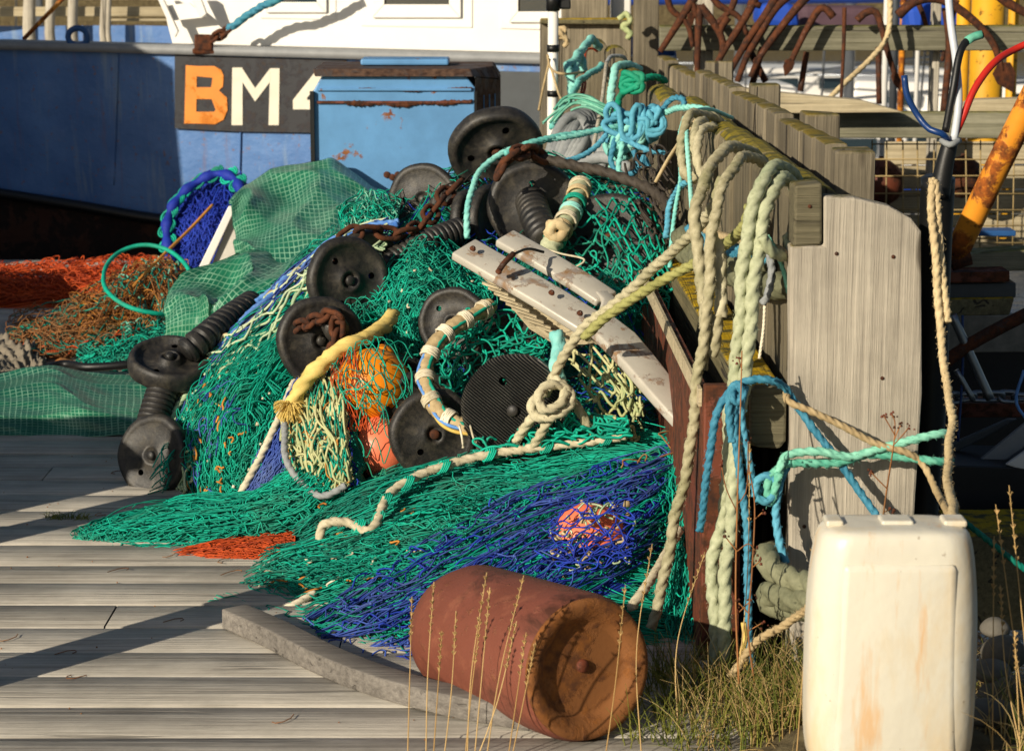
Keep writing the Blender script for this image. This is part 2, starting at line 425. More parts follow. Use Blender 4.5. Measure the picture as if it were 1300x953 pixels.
def sheet(g, S, nu, nv, off=0, bumps=0, seed=1, thick=.01, f=6, uv=None):
    u, v = np.meshgrid(np.linspace(0, 1, nu), np.linspace(0, 1, nv))
    fl = field(seed, f); fl2 = field(seed + 9, f * 3)
    b = off + bumps * (fl(u, v) + .4 * fl2(u, v))
    N = S.nrm(u, v)
    A = S(u, v) + N * b[..., None]; Bk = A - N * thick
    V = np.concatenate([A.reshape(-1, 3), Bk.reshape(-1, 3)]); o = nu * nv
    idx = np.arange(o).reshape(nv, nu)
    q = np.stack([idx[:-1, :-1], idx[:-1, 1:], idx[1:, 1:], idx[1:, :-1]], -1).reshape(-1, 4)
    edge = np.concatenate([idx[0, :], idx[1:, -1], idx[-1, -2::-1], idx[-2:0:-1, 0]]); e2 = np.roll(edge, -1)
    side = np.stack([edge, edge + o, e2 + o, e2], -1)
    g.add(V, np.concatenate([q, q[:, ::-1] + o, side]), .5)
    if uv is not None:
        U = np.stack([u * uv[0], v * uv[1]], -1).reshape(-1, 2); g.uv = np.concatenate([U, U])
    return g
def netting(g, S, n, cells, r, amp=.5, off=0.0, wander=.04, rough=.004, seed=1, jit=.1, ppc=4, rag=0.0, taper=True, umin=0, umax=1, vmin=0, vmax=1, knot=0, drop=0.0):
    """diamond-mesh netting laid over S: n zigzag twines run along u and meet their neighbours at knots"""
    rs = np.random.RandomState(seed)
    M = cells * ppc + 1
    i = np.arange(n)[:, None]
    t = np.linspace(0, 1, M)[None, :]
    tri = np.abs(((t * cells / 2) % 1.0) * 2 - 1) * 2 - 1
    sgn = np.where(i % 2 == 0, 1, -1)
    zz = np.clip(tri * 1.25, -1, 1) if knot else np.sin(tri * np.pi / 2) * .95
    mj = max(4, M // 9); lowj = rs.randn(n, mj); tj = np.linspace(0, 1, mj); J = np.stack([np.interp(t[0], tj, lowj[k]) for k in range(n)]); ker = np.hanning(7); ker /= ker.sum()
    J = np.stack([np.convolve(np.pad(J[k], 3, mode='edge'), ker, 'valid') for k in range(n)])
    fw, fu = field(seed, 2.2), field(seed + 3, 2.5)
    v = (i + .5 + sgn * zz * amp + rs.randn(n, 1) * jit + J * jit * 4) / n
    u = t + fu(t * 1.0, v) * wander * np.sin(np.pi * t) * .6 + rs.randn(n, 1) * .3 / cells * jit
    v = v + fw(u, v) * wander
    ra = rs.rand(n, 1) * rag; rb = 1 - rs.rand(n, 1) * rag; u = ra + (rb - ra) * np.clip(u, 0, 1)
    u = umin + (umax - umin) * u; v = vmin + (vmax - vmin) * np.clip(v, 0.0, 1.0)
    fo, fo2 = field(seed + 5, 6), field(seed + 6, 11)
    h = off + rough * fo(u, v) + rough * .6 * fo2(u, v) + rs.randn(n, 1) * rough * .3
    Pt = S(u, v) + S.nrm(u, v) * h[..., None]
    if drop > 0: keep = rs.rand(n) > drop; Pt = Pt[keep]
    multi(g, Pt, r)
    if knot:
        ks = Pt[:, ppc::2 * ppc][:, :].reshape(-1, 3)
        blobs(g, ks, knot)
def blobs(g, C, r, rnd=None):
    O = np.array([(-1, -1, -1), (1, -1, -1), (1, 1, -1), (-1, 1, -1), (-1, -1, 1), (1, -1, 1), (1, 1, 1), (-1, 1, 1)], float) * .6
    O[4:, :2] *= .6; O[:, 0] *= 1.3
    Fq = np.array([(0, 3, 2, 1), (4, 5, 6, 7), (0, 1, 5, 4), (1, 2, 6, 5), (2, 3, 7, 6), (3, 0, 4, 7)])
    rr = r * (.7 + .6 * RNG.rand(len(C), 1, 1))
    V = C[:, None, :] + O[None] * rr
    q = (np.arange(len(C))[:, None, None] * 8 + Fq[None]).reshape(-1, 4)
    g.add(V.reshape(-1, 3), q, np.repeat(RNG.rand(len(C)), 8) if rnd is None else rnd)
def tangle(g, S, n, length, r, off=.01, seed=1, curl=1.0, u=(0, 1), v=(0, 1), dirv=None, M=14, lift=.012):
    """loose ends and slack loops lying over S; length in parameter units"""
    rs = np.random.RandomState(seed)
    u0 = rs.uniform(u[0], u[1], (n, 1)); v0 = rs.uniform(v[0], v[1], (n, 1))
    a = rs.uniform(0, 6.28, (n, 1)) if dirv is None else dirv + rs.randn(n, 1) * .35
    t = np.linspace(0, 1, M)[None, :]
    ang = a + curl * (rs.randn(n, 1) * 2.2 * t + rs.randn(n, 1) * np.sin(t * 6.28))
    L = length * rs.uniform(.4, 1.3, (n, 1)) / M
    uu = u0 + np.cumsum(np.cos(ang) * L, 1); vv = v0 + np.cumsum(np.sin(ang) * L, 1)
    uu = np.clip(uu, 0, 1); vv = np.clip(vv, 0, 1)
    h = off + lift * rs.rand(n, 1) * np.sin(np.pi * t) + rs.randn(n, 1) * .002
    multi(g, S(uu, vv) + S.nrm(uu, vv) * h[..., None], r)
def lathe(prof, k=40):
    """profile (r, z) turned round z -> verts, quads"""
    prof = np.array(prof); ph = np.linspace(0, 2 * np.pi, k, endpoint=False)
    V = np.stack([prof[:, None, 0] * np.cos(ph), prof[:, None, 0] * np.sin(ph), np.repeat(prof[:, 1:2], k, 1)], -1)
    n = len(prof); i = np.arange(n - 1)[:, None]; j = np.arange(k)[None]
    q = np.stack([i * k + j, i * k + (j + 1) % k, (i + 1) * k + (j + 1) % k, (i + 1) * k + j], -1).reshape(-1, 4)
    return V.reshape(-1, 3), q
def axis_mat(d, up=(0, 0, 1)):
    """rotation whose z axis is d"""
    z = np.array(d, float); z /= np.linalg.norm(z); x = np.cross(up, z)
    if np.linalg.norm(x) < 1e-3: x = np.cross((1, 0, 0), z)
    x /= np.linalg.norm(x); y = np.cross(z, x)
    return np.stack([x, y, z], 1)
def copy_tree(o, parent=None):
    c = o.copy(); COL.objects.link(c); c.parent = parent
    for ch in list(o.children): copy_tree(ch, c)
    return c
# ================================================================== light, air, camera
SUN_AZ, SUN_EL = 41, 21.5          # degrees left of straight-behind the camera; height
world = bpy.data.worlds.new('World'); scene.world = world; world.use_nodes = True
wt = world.node_tree; bg = wt.nodes['Background']; sky = wt.nodes.new('ShaderNodeTexSky')
sky.sky_type = 'NISHITA'; sky.sun_disc = False; sky.sun_elevation = R(SUN_EL); sky.sun_rotation = R(180 + SUN_AZ)
wt.links.new(sky.outputs[0], bg.inputs[0]); bg.inputs[1].default_value = .054
ld = bpy.data.lights.new('sun', 'SUN'); ld.energy = 5.0; ld.angle = R(.5); ld.color = (1, .89, .72)
lo = bpy.data.objects.new('sun', ld); COL.objects.link(lo)
sd = Vector((-math.sin(R(SUN_AZ)) * math.cos(R(SUN_EL)), -math.cos(R(SUN_AZ)) * math.cos(R(SUN_EL)), math.sin(R(SUN_EL))))
lo.rotation_euler = sd.to_track_quat('Z', 'Y').to_euler()
cd = bpy.data.cameras.new('camera'); cam = bpy.data.objects.new('camera', cd); COL.objects.link(cam)
cam.location = (0, 0, HC); cam.rotation_euler = (math.pi / 2 - TH, 0, 0)
cd.sensor_width = 36; cd.lens = 36 * F / 1300; cd.clip_end = 500; cd.clip_start = .1
cd.dof.use_dof = True; cd.dof.focus_distance = 5.7; cd.dof.aperture_fstop = 9
scene.camera = cam
scene.view_settings.view_transform = 'Standard'; scene.view_settings.look = 'None'
scene.view_settings.exposure = 0.2; scene.view_settings.gamma = 1
scene.render.engine = 'CYCLES'; scene.cycles.max_bounces = 6

# ================================================================== setting: deck, ground, water
g = G(); y = 2.4
xr = 1.0
while y < 11.32:
    w = .185 + random.uniform(-.012, .012)
    y1 = y + w - random.uniform(.002, .005)
    x = -7 + random.uniform(0, 2)
    xs = [-7.0]
    while x < .45: xs.append(x); x += random.uniform(2.5, 4)
    xs.append(.48)
    for xa, xb in zip(xs, xs[1:]):
        dz = random.uniform(-.003, .003)
        n = max(2, int((xb - xa) / .25)); X = np.linspace(xa + .002, xb - .002, n)
        ya = y + .003 * np.sin(X * 3.1 + y * 9); yb = y1 + .003 * np.sin(X * 2.7 + y * 5)
        e = .004
        V = []
        for k in range(n):
            V += [(X[k], ya[k], -.05), (X[k], ya[k], dz - e), (X[k], ya[k] + e, dz), (X[k], yb[k] - e, dz), (X[k], yb[k], dz - e), (X[k], yb[k], -.05)]
        q = [[k * 6 + j, (k + 1) * 6 + j, (k + 1) * 6 + j + 1, k * 6 + j + 1] for k in range(n - 1) for j in range(5)]
        g.add(V, np.array(q))
    y += w
g.build('deck', 'deck', kind='structure')
g = G(); g.box((-3.2, 6.9, -.13), (7.6, 8.9, .12)); g.build('deck_frame', 'darkrust', kind='structure')
# knots and nail heads on the deck planks
def mat_soil():
    t = NT('soil'); n = t.noise(t.coord(), 12, 8, .7)
    t.col(t.ramp(n, [(.3, rgb('#2c261b')), (.5, rgb('#5a4f38')), (.75, rgb('#7c7152'))])); t.rough(.95, .2); t.bump(n, .8, .02); return t.m
MAT['soil'] = mat_soil()
nx, ny = 50, 70
X, Yy = np.meshgrid(np.linspace(-.1, 1.06, nx), np.linspace(2.2, 5.1, ny))
Z = -.03 + .18 * np.clip((4.75 - Yy) / .8, 0, 1) * np.clip((X - .38) / .25, 0, 1) + .016 * np.sin(X * 23 + Yy * 9) * np.sin(Yy * 31) + .01 * np.sin(X * 51) * np.sin(Yy * 47 + X * 20)
Z -= .3 * np.clip((X - .98) / .08, 0, 1)
def gz(x, y): return -.03 + .18 * min(max((4.75 - y) / .8, 0), 1) * min(max((x - .38) / .25, 0), 1)
idx = np.arange(nx * ny).reshape(ny, nx)
q = np.stack([idx[:-1, :-1], idx[:-1, 1:], idx[1:, 1:], idx[1:, :-1]], -1).reshape(-1, 4)
g = G(); g.add(np.stack([X, Yy, Z], -1), q, .5); g.build('ground', 'soil', smooth=True, kind='structure')
t = NT('harbour_water'); wn = t.noise(t.coord((1, 1, 1)), 3, 5)
t.col(rgb('#1b2a2c')); t.rough(.12, .5); t.bump(wn, .4, .05); MAT['water'] = t.m
g = G(); g.box((0, 160, -1.1), (600, 400, .2)); g.build('water', 'water', kind='structure')
g = G(); g.box((0, 74, -.2), (400, 30, 2.0)); g.build('far_quay', 'soil', kind='structure')
g = G(); g.box((-3.5, 11.36, -.5), (8.0, .06, .9)); g.build('quay_face', 'darkrust', kind='structure')

# ================================================================== timber wall the nets lie against
def sleeper(parent, x0, x1, y0, y1, z0, z1, name='plank', mat='plank', rnd_top=True, jit=.004):
    """upright board with a rounded top, running in depth"""
    g = G(); k = 7; prof = [(x0, z0)]
    w = (x1 - x0) / 2
    for i in range(k + 1):
        a = math.pi - math.pi * i / k
        h = w * .8 if rnd_top else .006
        prof.append((x0 + w + w * math.cos(a), z1 - h + h * math.sin(a)))
    prof.append((x1, z0))
    j = [random.uniform(-jit, jit) for _ in range(3)]
    A = [(px + j[0], y0, pz + (j[1] if pz > z0 else 0)) for px, pz in prof]
    Bq = [(px + j[0], y1, pz + (j[1] if pz > z0 else 0)) for px, pz in prof]
    g.hexa(A, Bq)
    return g.build(name, mat, parent, bevel=.004)
wall = thing('timber_wall', (.6, 6, 0), 'weathered grey timber wall the net heap leans against, with rounded lichen topped boards', 'wall')
y = 4.965
while y < 7.45:
    w = .4 + random.uniform(-.05, .05)
    xl = .612 - .0235 * (y - 4.95)
    sleeper(wall, xl, xl + .10, y, y + w - .003, -.1, 1.045, mat='log', jit=.002)
    y += w
for (xl, y0, y1, zt) in ((.485, 7.6, 8.35, 1.06), (.40, 8.5, 9.3, 1.09), (.40, 9.9, 10.15, 1.11), (.335, 10.3, 10.7, 1.12)):
    yy = y0
    while yy < y1 - .05:
        w = min(.24, y1 - yy); sleeper(wall, xl, xl + .09, yy, yy + w - .004, -.1, zt, mat='log'); yy += w
# front end board and the notched rail end beside it
def poly_front(pts, Y, depth):   # polygon seen in the picture at distance Y, pushed back by depth
    return [P(a, b, Y) for a, b in pts], (0, depth, 0)
g = G(); g.prism(*poly_front([(1003, 312), (1046, 312), (1046, 249), (1085, 251), (1130, 262), (1158, 278), (1170, 294), (1171, 500), (1162, 640), (1155, 760), (1150, 905), (1000, 905), (1003, 600)], 4.86, .06))
eb = g.build('end_board', 'board', wall, bevel=.006); eb['label'] = 'broad pale end board facing out'
g = G(); g.prism(*poly_front([(1009, 236), (1044, 232), (1044, 311), (1007, 314)], 4.86, .1)); g.build('rail_end', 'block', wall, bevel=.006)
# lichen covered middle rail with its squared end block
g = G(); g.hexa([(.497, 4.9, .485), (.583, 4.9, .485), (.583, 4.9, .62), (.497, 4.9, .62)], [(.46, 6.9, .485), (.56, 6.9, .485), (.56, 6.9, .62), (.46, 6.9, .62)])
g.build('middle_rail', 'lrail', wall, bevel=.006)
g = G(); g.prism(*poly_front([(952, 496), (960, 490), (992, 490), (999, 497), (998, 560), (990, 570), (960, 568), (952, 560)], 4.87, .026)); g.build('block_end', 'block', wall, bevel=.006)
# bolts / nails
for px, py, Yn in ((1028, 262, 4.86), (1062, 322, 4.86), (1134, 326, 4.86), (1120, 480, 4.86), (1021, 668, 4.86)):
    g = G(); V, q = lathe([(0, .002), (.004, .002), (.005, -.004)], 12); M = axis_mat((0, -1, 0)); g.add(V @ M.T + P(px, py, Yn), q); g.build('nail', 'darkrust', wall)
# rust brown sheeting under the middle rail
sh = thing('rusty_sheet_pile', (.44, 5, 0), 'rust brown steel sheeting and flange under the lichen covered rail', 'sheet pile')
g = G(); g.hexa([(.415, 4.93, -.1), (.43, 4.93, -.1), (.43, 4.93, .6), (.415, 4.93, .6)], [(.385, 6.9, -.1), (.40, 6.9, -.1), (.40, 6.9, .6), (.385, 6.9, .6)])
g.build('sheet', 'brown', sh)
g = G(); g.box((.458, 4.915, .26), (.085, .03, .72)); g.build('flange', 'brown', sh, bevel=.004)
g = G(); g.hexa([(.407, 4.94, .565), (.414, 4.94, .565), (.414, 4.94, .605), (.407, 4.94, .605)], [(.376, 6.9, .57), (.384, 6.9, .57), (.384, 6.9, .61), (.376, 6.9, .61)]); g.build('pale_strip', 'cream', sh)
# second wall behind
wall2 = thing('plank_wall', (.8, 8, 0), 'second plank wall standing right behind the rounded one, its boards stepped in height', 'wall')
def xl2(y): return .655 + (10.3 - y) * .043
y = 6.15
tops = [1.03, 1.03, 1.028, 1.02, 1.035, 1.035, 1.03]
k = 0
while y < 10.4:
    w = .2 + random.uniform(-.03, .03); k += 1
    sleeper(wall2, xl2(y), xl2(y) + .06, y, y + w - .004, -.1, 1.035 + .014 * ((k // 5) % 3), rnd_top=False, jit=.001)
    y += w
for yy, zt in ((5.98, 1.035), (6.9, 1.06), (8.0, 1.075), (9.2, 1.09)):
    g = G(); x = xl2(yy) + .065
    if yy < 6.5: x = .83
    g.box((x + .05, yy, .45), (.105, .105, zt * 2 - .9), jit=.004); g.build('post', 'plank', wall2, bevel=.008)
g = G(); g.box((.74, 7.7, .2), (.14, 5.4, .1)); g.build('infill', 'soil', wall2)
# ================================================================== the blue fishing boat alongside
def hull_mat():
    t = NT('blue_hull_paint')
    base = t.mix(t.ramp(t.noise(t.coord(), 3, 5), [(.3, 0.0), (.7, 1.0)]), rgb('#41669c'), rgb('#5a80b4'))
    st = t.ramp(t.noise(t.coord((7, 7, .5)), 1.3, 6, .6, .2), [(.56, 0.0), (.72, 1.0)])
    c = t.mix(t.math('MULTIPLY', st, .5), base, rgb('#a3b0a8'))
    sr = t.ramp(t.noise(t.coord((9, 9, .7)), 1.0, 7, .65, .3), [(.6, 0.0), (.7, 1.0)]); c = t.mix(t.math('MULTIPLY', sr, .4), c, rgb('#7a5138'))
    sp = t.ramp(t.noise(t.coord(), 34, 5, .6), [(.62, 0.0), (.67, 1.0)])
    c = t.mix(t.math('MULTIPLY', sp, .6), c, rgb('#7d5a40'))
    pa = t.ramp(t.noise(t.coord(), 5, 4, .5), [(.6, 0.0), (.75, 1.0)])
    c = t.mix(t.math('MULTIPLY', pa, .3), c, rgb('#7c90b4'))
    t.col(c); t.rough(.5, .4)
    t.bump(t.noise(t.coord(), 5, 6, .6), .5, .03); return t.m
MAT['hull'] = hull_mat()
MAT['antifoul'] = rusty('old_antifouling', '#4a2a1e', rust1='#2c1a14', rust2='#1c1410', amount=.5, scale=6)
MAT['boxblue'] = rusty('box_blue', '#5f95c6', rust1='#8a5a30', rust2='#6b3a1c', amount=.0, scale=9, rough=.5)
MAT['boxtop'] = rusty('box_top', '#4d4440', rust1='#5e4636', amount=.5, scale=8)
MAT['stone'] = plain('quay_stone', '#8f8369', .9, vary=.5, scale=.8)
MAT['capgrey'] = plain('gunwale_grey', '#8d8f90', .6)
MAT['plate'] = rusty('plate_black', '#232429', rust1='#3b3430', rust2='#34343a', amount=.3, scale=14)
MAT['letorange'] = rusty('letter_orange', '#e58a2c', rust1='#b4661e', rust2='#c47a2c', amount=.25, scale=9)
MAT['letwhite'] = plain('letter_cream', '#ddd6c2', .6, vary=.15)
def HY(px, back=0.0): return 12.35 - .8 * px / 690.0 + back
def HP(px, py, back=0.0): return P(px, py, HY(px, back))
boat = thing('fishing_boat', (-1.4, 13, -.8), 'blue steel fishing boat moored along the quay with BM painted on its bow', 'boat')
xs = [-420, -200, 0, 100, 200, 300, 400, 500, 600, 700, 860]
g = G(); V = []
for x in xs:
    top = 60 + 18 * (x / 690) + (6 if x < 0 else 0)
    kn = 244 + 34 * (x / 215 if x < 215 else 1)
    for yy, bk in ((top, 0), ((top + kn) / 2, .02), (kn, .06)): V.append(HP(x, yy, bk))
Vn = np.array(V).reshape(-1, 3, 3); far = Vn + np.array((.2, 3.1, 0))
m = len(xs)
allv = np.concatenate([Vn.reshape(-1, 3), far.reshape(-1, 3)])
q = [(i * 3 + j, (i + 1) * 3 + j, (i + 1) * 3 + j + 1, i * 3 + j + 1) for i in range(m - 1) for j in range(2)]
q += [tuple(a + m * 3 for a in f[::-1]) for f in q]
q += [(0, 3 * m, 3 * m + 1, 1), (1, 3 * m + 1, 3 * m + 2, 2), ((m - 1) * 3, (m - 1) * 3 + 1, 6 * m - 2, 6 * m - 3), ((m - 1) * 3 + 1, (m - 1) * 3 + 2, 6 * m - 1, 6 * m - 2)]
g.add(allv, np.array(q)); g.build('hull', 'hull', boat, smooth=False)
g = G(); lowv = []
for i in range(m):
    b = Vn[i, 2]; lowv += [b + (0, -.004, -.0), b + (0, .1, -.5), b + (0, .5, -1.2), b + (0.2, 3.0, -1.2), b + (.2, 3.1, 0)]
g.add(lowv, np.array([(i * 5 + j, (i + 1) * 5 + j, (i + 1) * 5 + j + 1, i * 5 + j + 1) for i in range(m - 1) for j in range(4)]))
g.build('underbody', 'antifoul', boat)
g = G(); V = []   # cap rail
for x in xs:
    a = HP(x, 60 + 18 * (x / 690) + (6 if x < 0 else 0))
    V += [a + (0, -.035, -.012), a + (0, -.035, .03), a + (0, .16, .035), a + (0, .16, -.012)]
g.add(V, np.array([(i * 4 + j, (i + 1) * 4 + j, (i + 1) * 4 + (j + 1) % 4, i * 4 + (j + 1) % 4) for i in range(m - 1) for j in range(4)]))
g.build('cap_rail', 'capgrey', boat)
g = G(); V = []   # boat deck
for x in xs:
    a = HP(x, 60 + 18 * (x / 690)); V += [a + (0, .17, -.25), a + (.2, 3.05, -.25)]
g.add(V, np.array([(i * 2, i * 2 + 1, i * 2 + 3, i * 2 + 2) for i in range(m - 1)])); g.build('boat_deck', 'capgrey', boat)
g = G()   # rubbing band low on the hull and a weld seam
sweep(g, spline([HP(x, 246 + 34 * (x / 215 if x < 215 else 1), -.0) for x in (-400, -200, 0, 100, 215, 300, 400)], step=.05), .03, 8); g.build('rubbing_band', 'dark', boat, smooth=True)
g = G(); sweep(g, spline([HP(312, 76, -.002), HP(306, 150, .005), HP(303, 270, .05)], step=.05), .006, 6); g.build('weld_seam', 'hull', boat, smooth=True)
for x_ in (150, -60, 560):
    g = G(); sweep(g, spline([HP(x_, 66 + 18 * x_ / 690, -.001), HP(x_ - 3, 150, .006), HP(x_ - 5, 235, .05)], step=.05), .005, 6); g.build('weld_seam', 'hull', boat, smooth=True)
# name plate and characters
def flat_poly(g, pts, off, th=.008):
    a = [HP(x, y, .008 * 0 - off) for x, y in pts]; g.prism(a, (0, -th, 0))
g = G(); flat_poly(g, [(222, 69), (300, 72), (300, 167), (222, 163)], .0, .008); flat_poly(g, [(300, 72), (440, 76), (440, 169), (300, 167)], .0, .008)
g.build('number_plate', 'plate', boat)
def strokes(name, polys, mat):
    g = G()
    for i, p in enumerate(polys): flat_poly(g, p, .0085 + .0005 * i, .004)
    return g.build(name, mat, boat)
o_ = [(236, 83), (250, 84), (249, 157), (234, 157)]
strokes('letter', [o_, [(249, 84), (272, 84), (281, 89), (284, 97), (270, 99), (249, 97)], [(270, 98), (284, 96), (283, 110), (277, 116), (268, 112)], [(249, 111), (268, 111), (277, 116), (270, 126), (249, 126)],
                   [(268, 124), (278, 115), (288, 124), (289, 140), (274, 140)], [(274, 139), (289, 139), (284, 152), (273, 158), (249, 157), (249, 142), (272, 142)]], 'letorange')
strokes('letter', [[(295, 86), (308, 86), (308, 159), (294, 159)], [(343, 87), (355, 87), (354, 159), (341, 159)],
                   [(307, 86), (324, 112), (324, 129), (307, 103)], [(324, 112), (343, 87), (343, 104), (324, 129)]], 'letwhite')
strokes('number', [[(402, 89), (420, 89), (390, 124), (390, 139), (372, 139), (372, 127)], [(389, 127), (436, 128), (436, 140), (389, 139)], [(412, 89), (426, 89), (426, 162), (412, 162)]], 'letwhite')
# deckhouse
def wall_poly(name, mat, pts, th=.06, back=.1, bevel=.0, parent=None):
    g = G(); g.prism([HP(x, y, back) for x, y in pts], (0, th, 0)); return g.build(name, mat, parent or boat, bevel=bevel)
dh = wall_poly('deckhouse', 'whitep', [(222, 66), (212, 28), (196, -60), (760, -60), (760, 86)], th=2.4, back=.17)
for (x0, x1, y0, y1, gx0, gx1, gy1) in ((330, 427, -50, 26, 345, 402, 3), (458, 600, -60, 36, 488, 570, 6), (635, 722, -60, 39, 658, 704, 15)):
    fr = G(); fr.prism([HP(a, b, .155) for a, b in ((x0, y0), (x1, y0), (x1, y1), (x0, y1 - 2))], (0, .02, 0)); f1 = fr.build('window', 'whitep', boat, bevel=.006)
    fr = G()
    i0, i1, j1 = (x0 + gx0) / 2, (x1 + gx1) / 2, (y1 + gy1) / 2 + 2
    for pts in ([(i0, y0), (gx0, y0), (gx0, gy1), (i0, j1)], [(gx1, y0), (i1, y0), (i1, j1), (gx1, gy1)], [(gx0, gy1), (gx1, gy1), (i1, j1), (i0, j1)]):
        fr.prism([HP(a, b, .135) for a, b in pts], (0, .02, 0))
    fr.build('window_frame', 'whitep', f1, bevel=.004)
    fr = G(); fr.prism([HP(a, b, .15) for a, b in ((gx0, y0), (gx1, y0), (gx1, gy1), (gx0, gy1))], (0, .004, 0)); fr.build('pane', 'glass', f1)
wall_poly('dark_hull_panel', 'greyp', [(604, 90), (690, 92), (690, 190), (604, 190)], th=.02, back=-.03)  # plain dark panel laid over the right part of the hull
for pts in ([(196, -10), (203, -10), (226, 40), (222, 48)], [(238, -10), (252, -10), (262, 18), (255, 24)]):
    g = G(); g.prism([HP(a, b, .0) for a, b in pts], (0, .05, 0)); g.build('stay', 'whitep', boat, bevel=.004)
g = G(); g.prism([HP(a, b, .06) for a, b in ((208, 8), (240, 4), (262, 22), (216, 27))], (0, .03, 0)); g.build('bulwark_panel', 'whitep', boat)
# fairlead ring on the rail and the rusty bracket under the B
g = G(); c = HP(99, 47, -.0); sweep(g, np.array([c + .045 * np.array((math.cos(a) * 1.15, 0, math.sin(a))) for a in np.linspace(0, 6.283, 25)[:-1]]), .016, 8, close=True); g.build('fairlead', 'bootblue', boat, smooth=True)
g = G(); c = HP(259, 58, -.03); g.box(c + (0, 0, .015), (.09, .06, .08), jit=.006); g.box(c + (0, .0, -.03), (.12, .05, .03), jit=.004); g.build('bracket', 'rust', boat, bevel=.01)
g = G(); sweep(g, spline([HP(30, 50, .2), HP(86, -8, .2)], step=.1), .012, 8); g.build('pipe', 'orangep', boat, smooth=True)
# mooring tackle from the bracket up and out of the frame
def link_mesh(L, W, r):
    g = G(); pts = []
    for a in np.linspace(-math.pi / 2, math.pi / 2, 9): pts.append(((L / 2 - W / 2) + W / 2 * math.cos(a), W / 2 * math.sin(a), 0))
    for a in np.linspace(math.pi / 2, 3 * math.pi / 2, 9): pts.append((-(L / 2 - W / 2) + W / 2 * math.cos(a), W / 2 * math.sin(a), 0))
    return np.array(pts), r
def chain(name, pts, L, W, r, mat, label, cat='chain', parent=None, pix=True, group=None):
    path = spline(PP(pts) if pix else pts, step=.01); s = np.concatenate([[0], np.cumsum(np.linalg.norm(np.diff(path, axis=0), axis=1))])
    root = thing(name, tuple(path[0]), label, cat, group) if parent is None else parent
    pitch = L - 2 * r * 1.15; k = 0; d = pitch / 2; ring, r_ = link_mesh(L, W, r)
    while d < s[-1]:
        a = np.array([np.interp(d - .3 * pitch, s, path[:, i]) for i in range(3)]); b = np.array([np.interp(d + .3 * pitch, s, path[:, i]) for i in range(3)])
        M = axis_mat(b - a); x = M[:, 2]; y_, z_ = M[:, 0], M[:, 1]
        th = (.5 + (k % 2)) * math.pi / 2 + random.uniform(-.2, .2); u = y_ * math.cos(th) + z_ * math.sin(th)
        c = (a + b) / 2; g = G()
        sweep(g, c + ring[:, :1] * x + ring[:, 1:2] * u, r, 8, close=True, rnd=random.random())
        g.build('link', mat, root, smooth=True); d += pitch; k += 1
    return root
chain('shackle_chain', [(266, 52, 12.02), (280, 44, 11.98), (292, 35, 11.95)], .075, .045, .011, 'rust', 'short rusty shackle chain fixed on the rail above the painted letters')
rope('mooring_rope', [(289, 36, 11.95), (305, 26, 11.93), (322, 15, 11.9), (350, 0, 11.8), (400, -30, 11.7)], .02, 'cyan', 'blue and white mooring rope rising from the rusty shackle on the blue boat', wob=.003)
# ================================================================== the pale blue steel box
box = thing('steel_locker', (-.48, 9.5, 0), 'pale blue steel locker with rust along its seams and a dark lid, behind the nets', 'locker')
x0, x1 = P(397, 97, 9.3)[0], P(603, 97, 9.3)[0]; zt = P(397, 97, 9.3)[2]
g = G(); g.prism([(x0 - .012, 9.305, 0), (x1, 9.305, 0), (x1, 9.305, zt - .045), (x1 - .035, 9.305, zt), (x0 + .035, 9.305, zt), (x0, 9.305, zt - .06)], (0, .55, 0)); g.build('body', 'boxblue', box, bevel=.006)
g = G(); g.hexa([(x0 + .01, 9.275, zt), (x1 - .01, 9.275, zt), (x1 + .1, 9.5, zt - .02), (x1 + .1, 9.86, zt - .02), (x0 + .01, 9.86, zt)], [(x0 + .0, 9.31, zt + .028), (x1 - .02, 9.31, zt + .028), (x1 + .07, 9.52, zt + .03), (x1 + .07, 9.84, zt + .03), (x0 + .0, 9.84, zt + .03)]); g.build('lid', 'boxtop', box, bevel=.004)
g = G(); g.box((P(515, 84, 9.6)[0], 9.6, zt + .045), (.36, .2, .026)); g.build('hatch', 'boxblue', box, bevel=.008)
g = G(); g.hexa([(x1 + .001, 9.30, .1), (x1 + .1, 9.52, .1), (x1 + .1, 9.85, .1), (x1 + .001, 9.85, .1)], [(x1 + .001, 9.30, zt - .004), (x1 + .1, 9.52, zt - .024), (x1 + .1, 9.85, zt - .024), (x1 + .001, 9.85, zt - .004)]); g.build('side_panel', 'boxtop', box, bevel=.004)
for k in range(3):
    g = G(); xx = x1 + .035 + k * .022; yy = 9.30 + (.22) * (.035 + k * .022) / .1
    g.box((xx, yy - .004, zt - .2), (.004, .012, .24)); g.build('louvre', 'boxblue', box)
for yy, mt in ((114, 'boxblue'), (130, 'brown')):
    g = G(); c = P(500, yy, 9.3); g.box(((x0 + x1) / 2, 9.3, c[2]), (x1 - x0 - .03, .014, .01), jit=.001); g.build('seam', mt, box, bevel=.002)
for xx_, ww_ in ((x0 - .004, .016), (x1 + .002, .01)):
    g = G(); g.box((xx_, 9.3, zt / 2 - .03), (ww_, .03, zt - .06)); g.build('edge_trim', 'dark', box)
for dx in (-.022, 0, .022):
    g = G(); c = P(498, 222, 9.3); V, q = lathe([(0, .004), (.012, .004), (.014, 0)], 14); g.add(V @ axis_mat((0, -1, 0)).T + c + (dx, 0, -.01 if dx == 0 else 0), q); g.build('latch', 'rust', box)
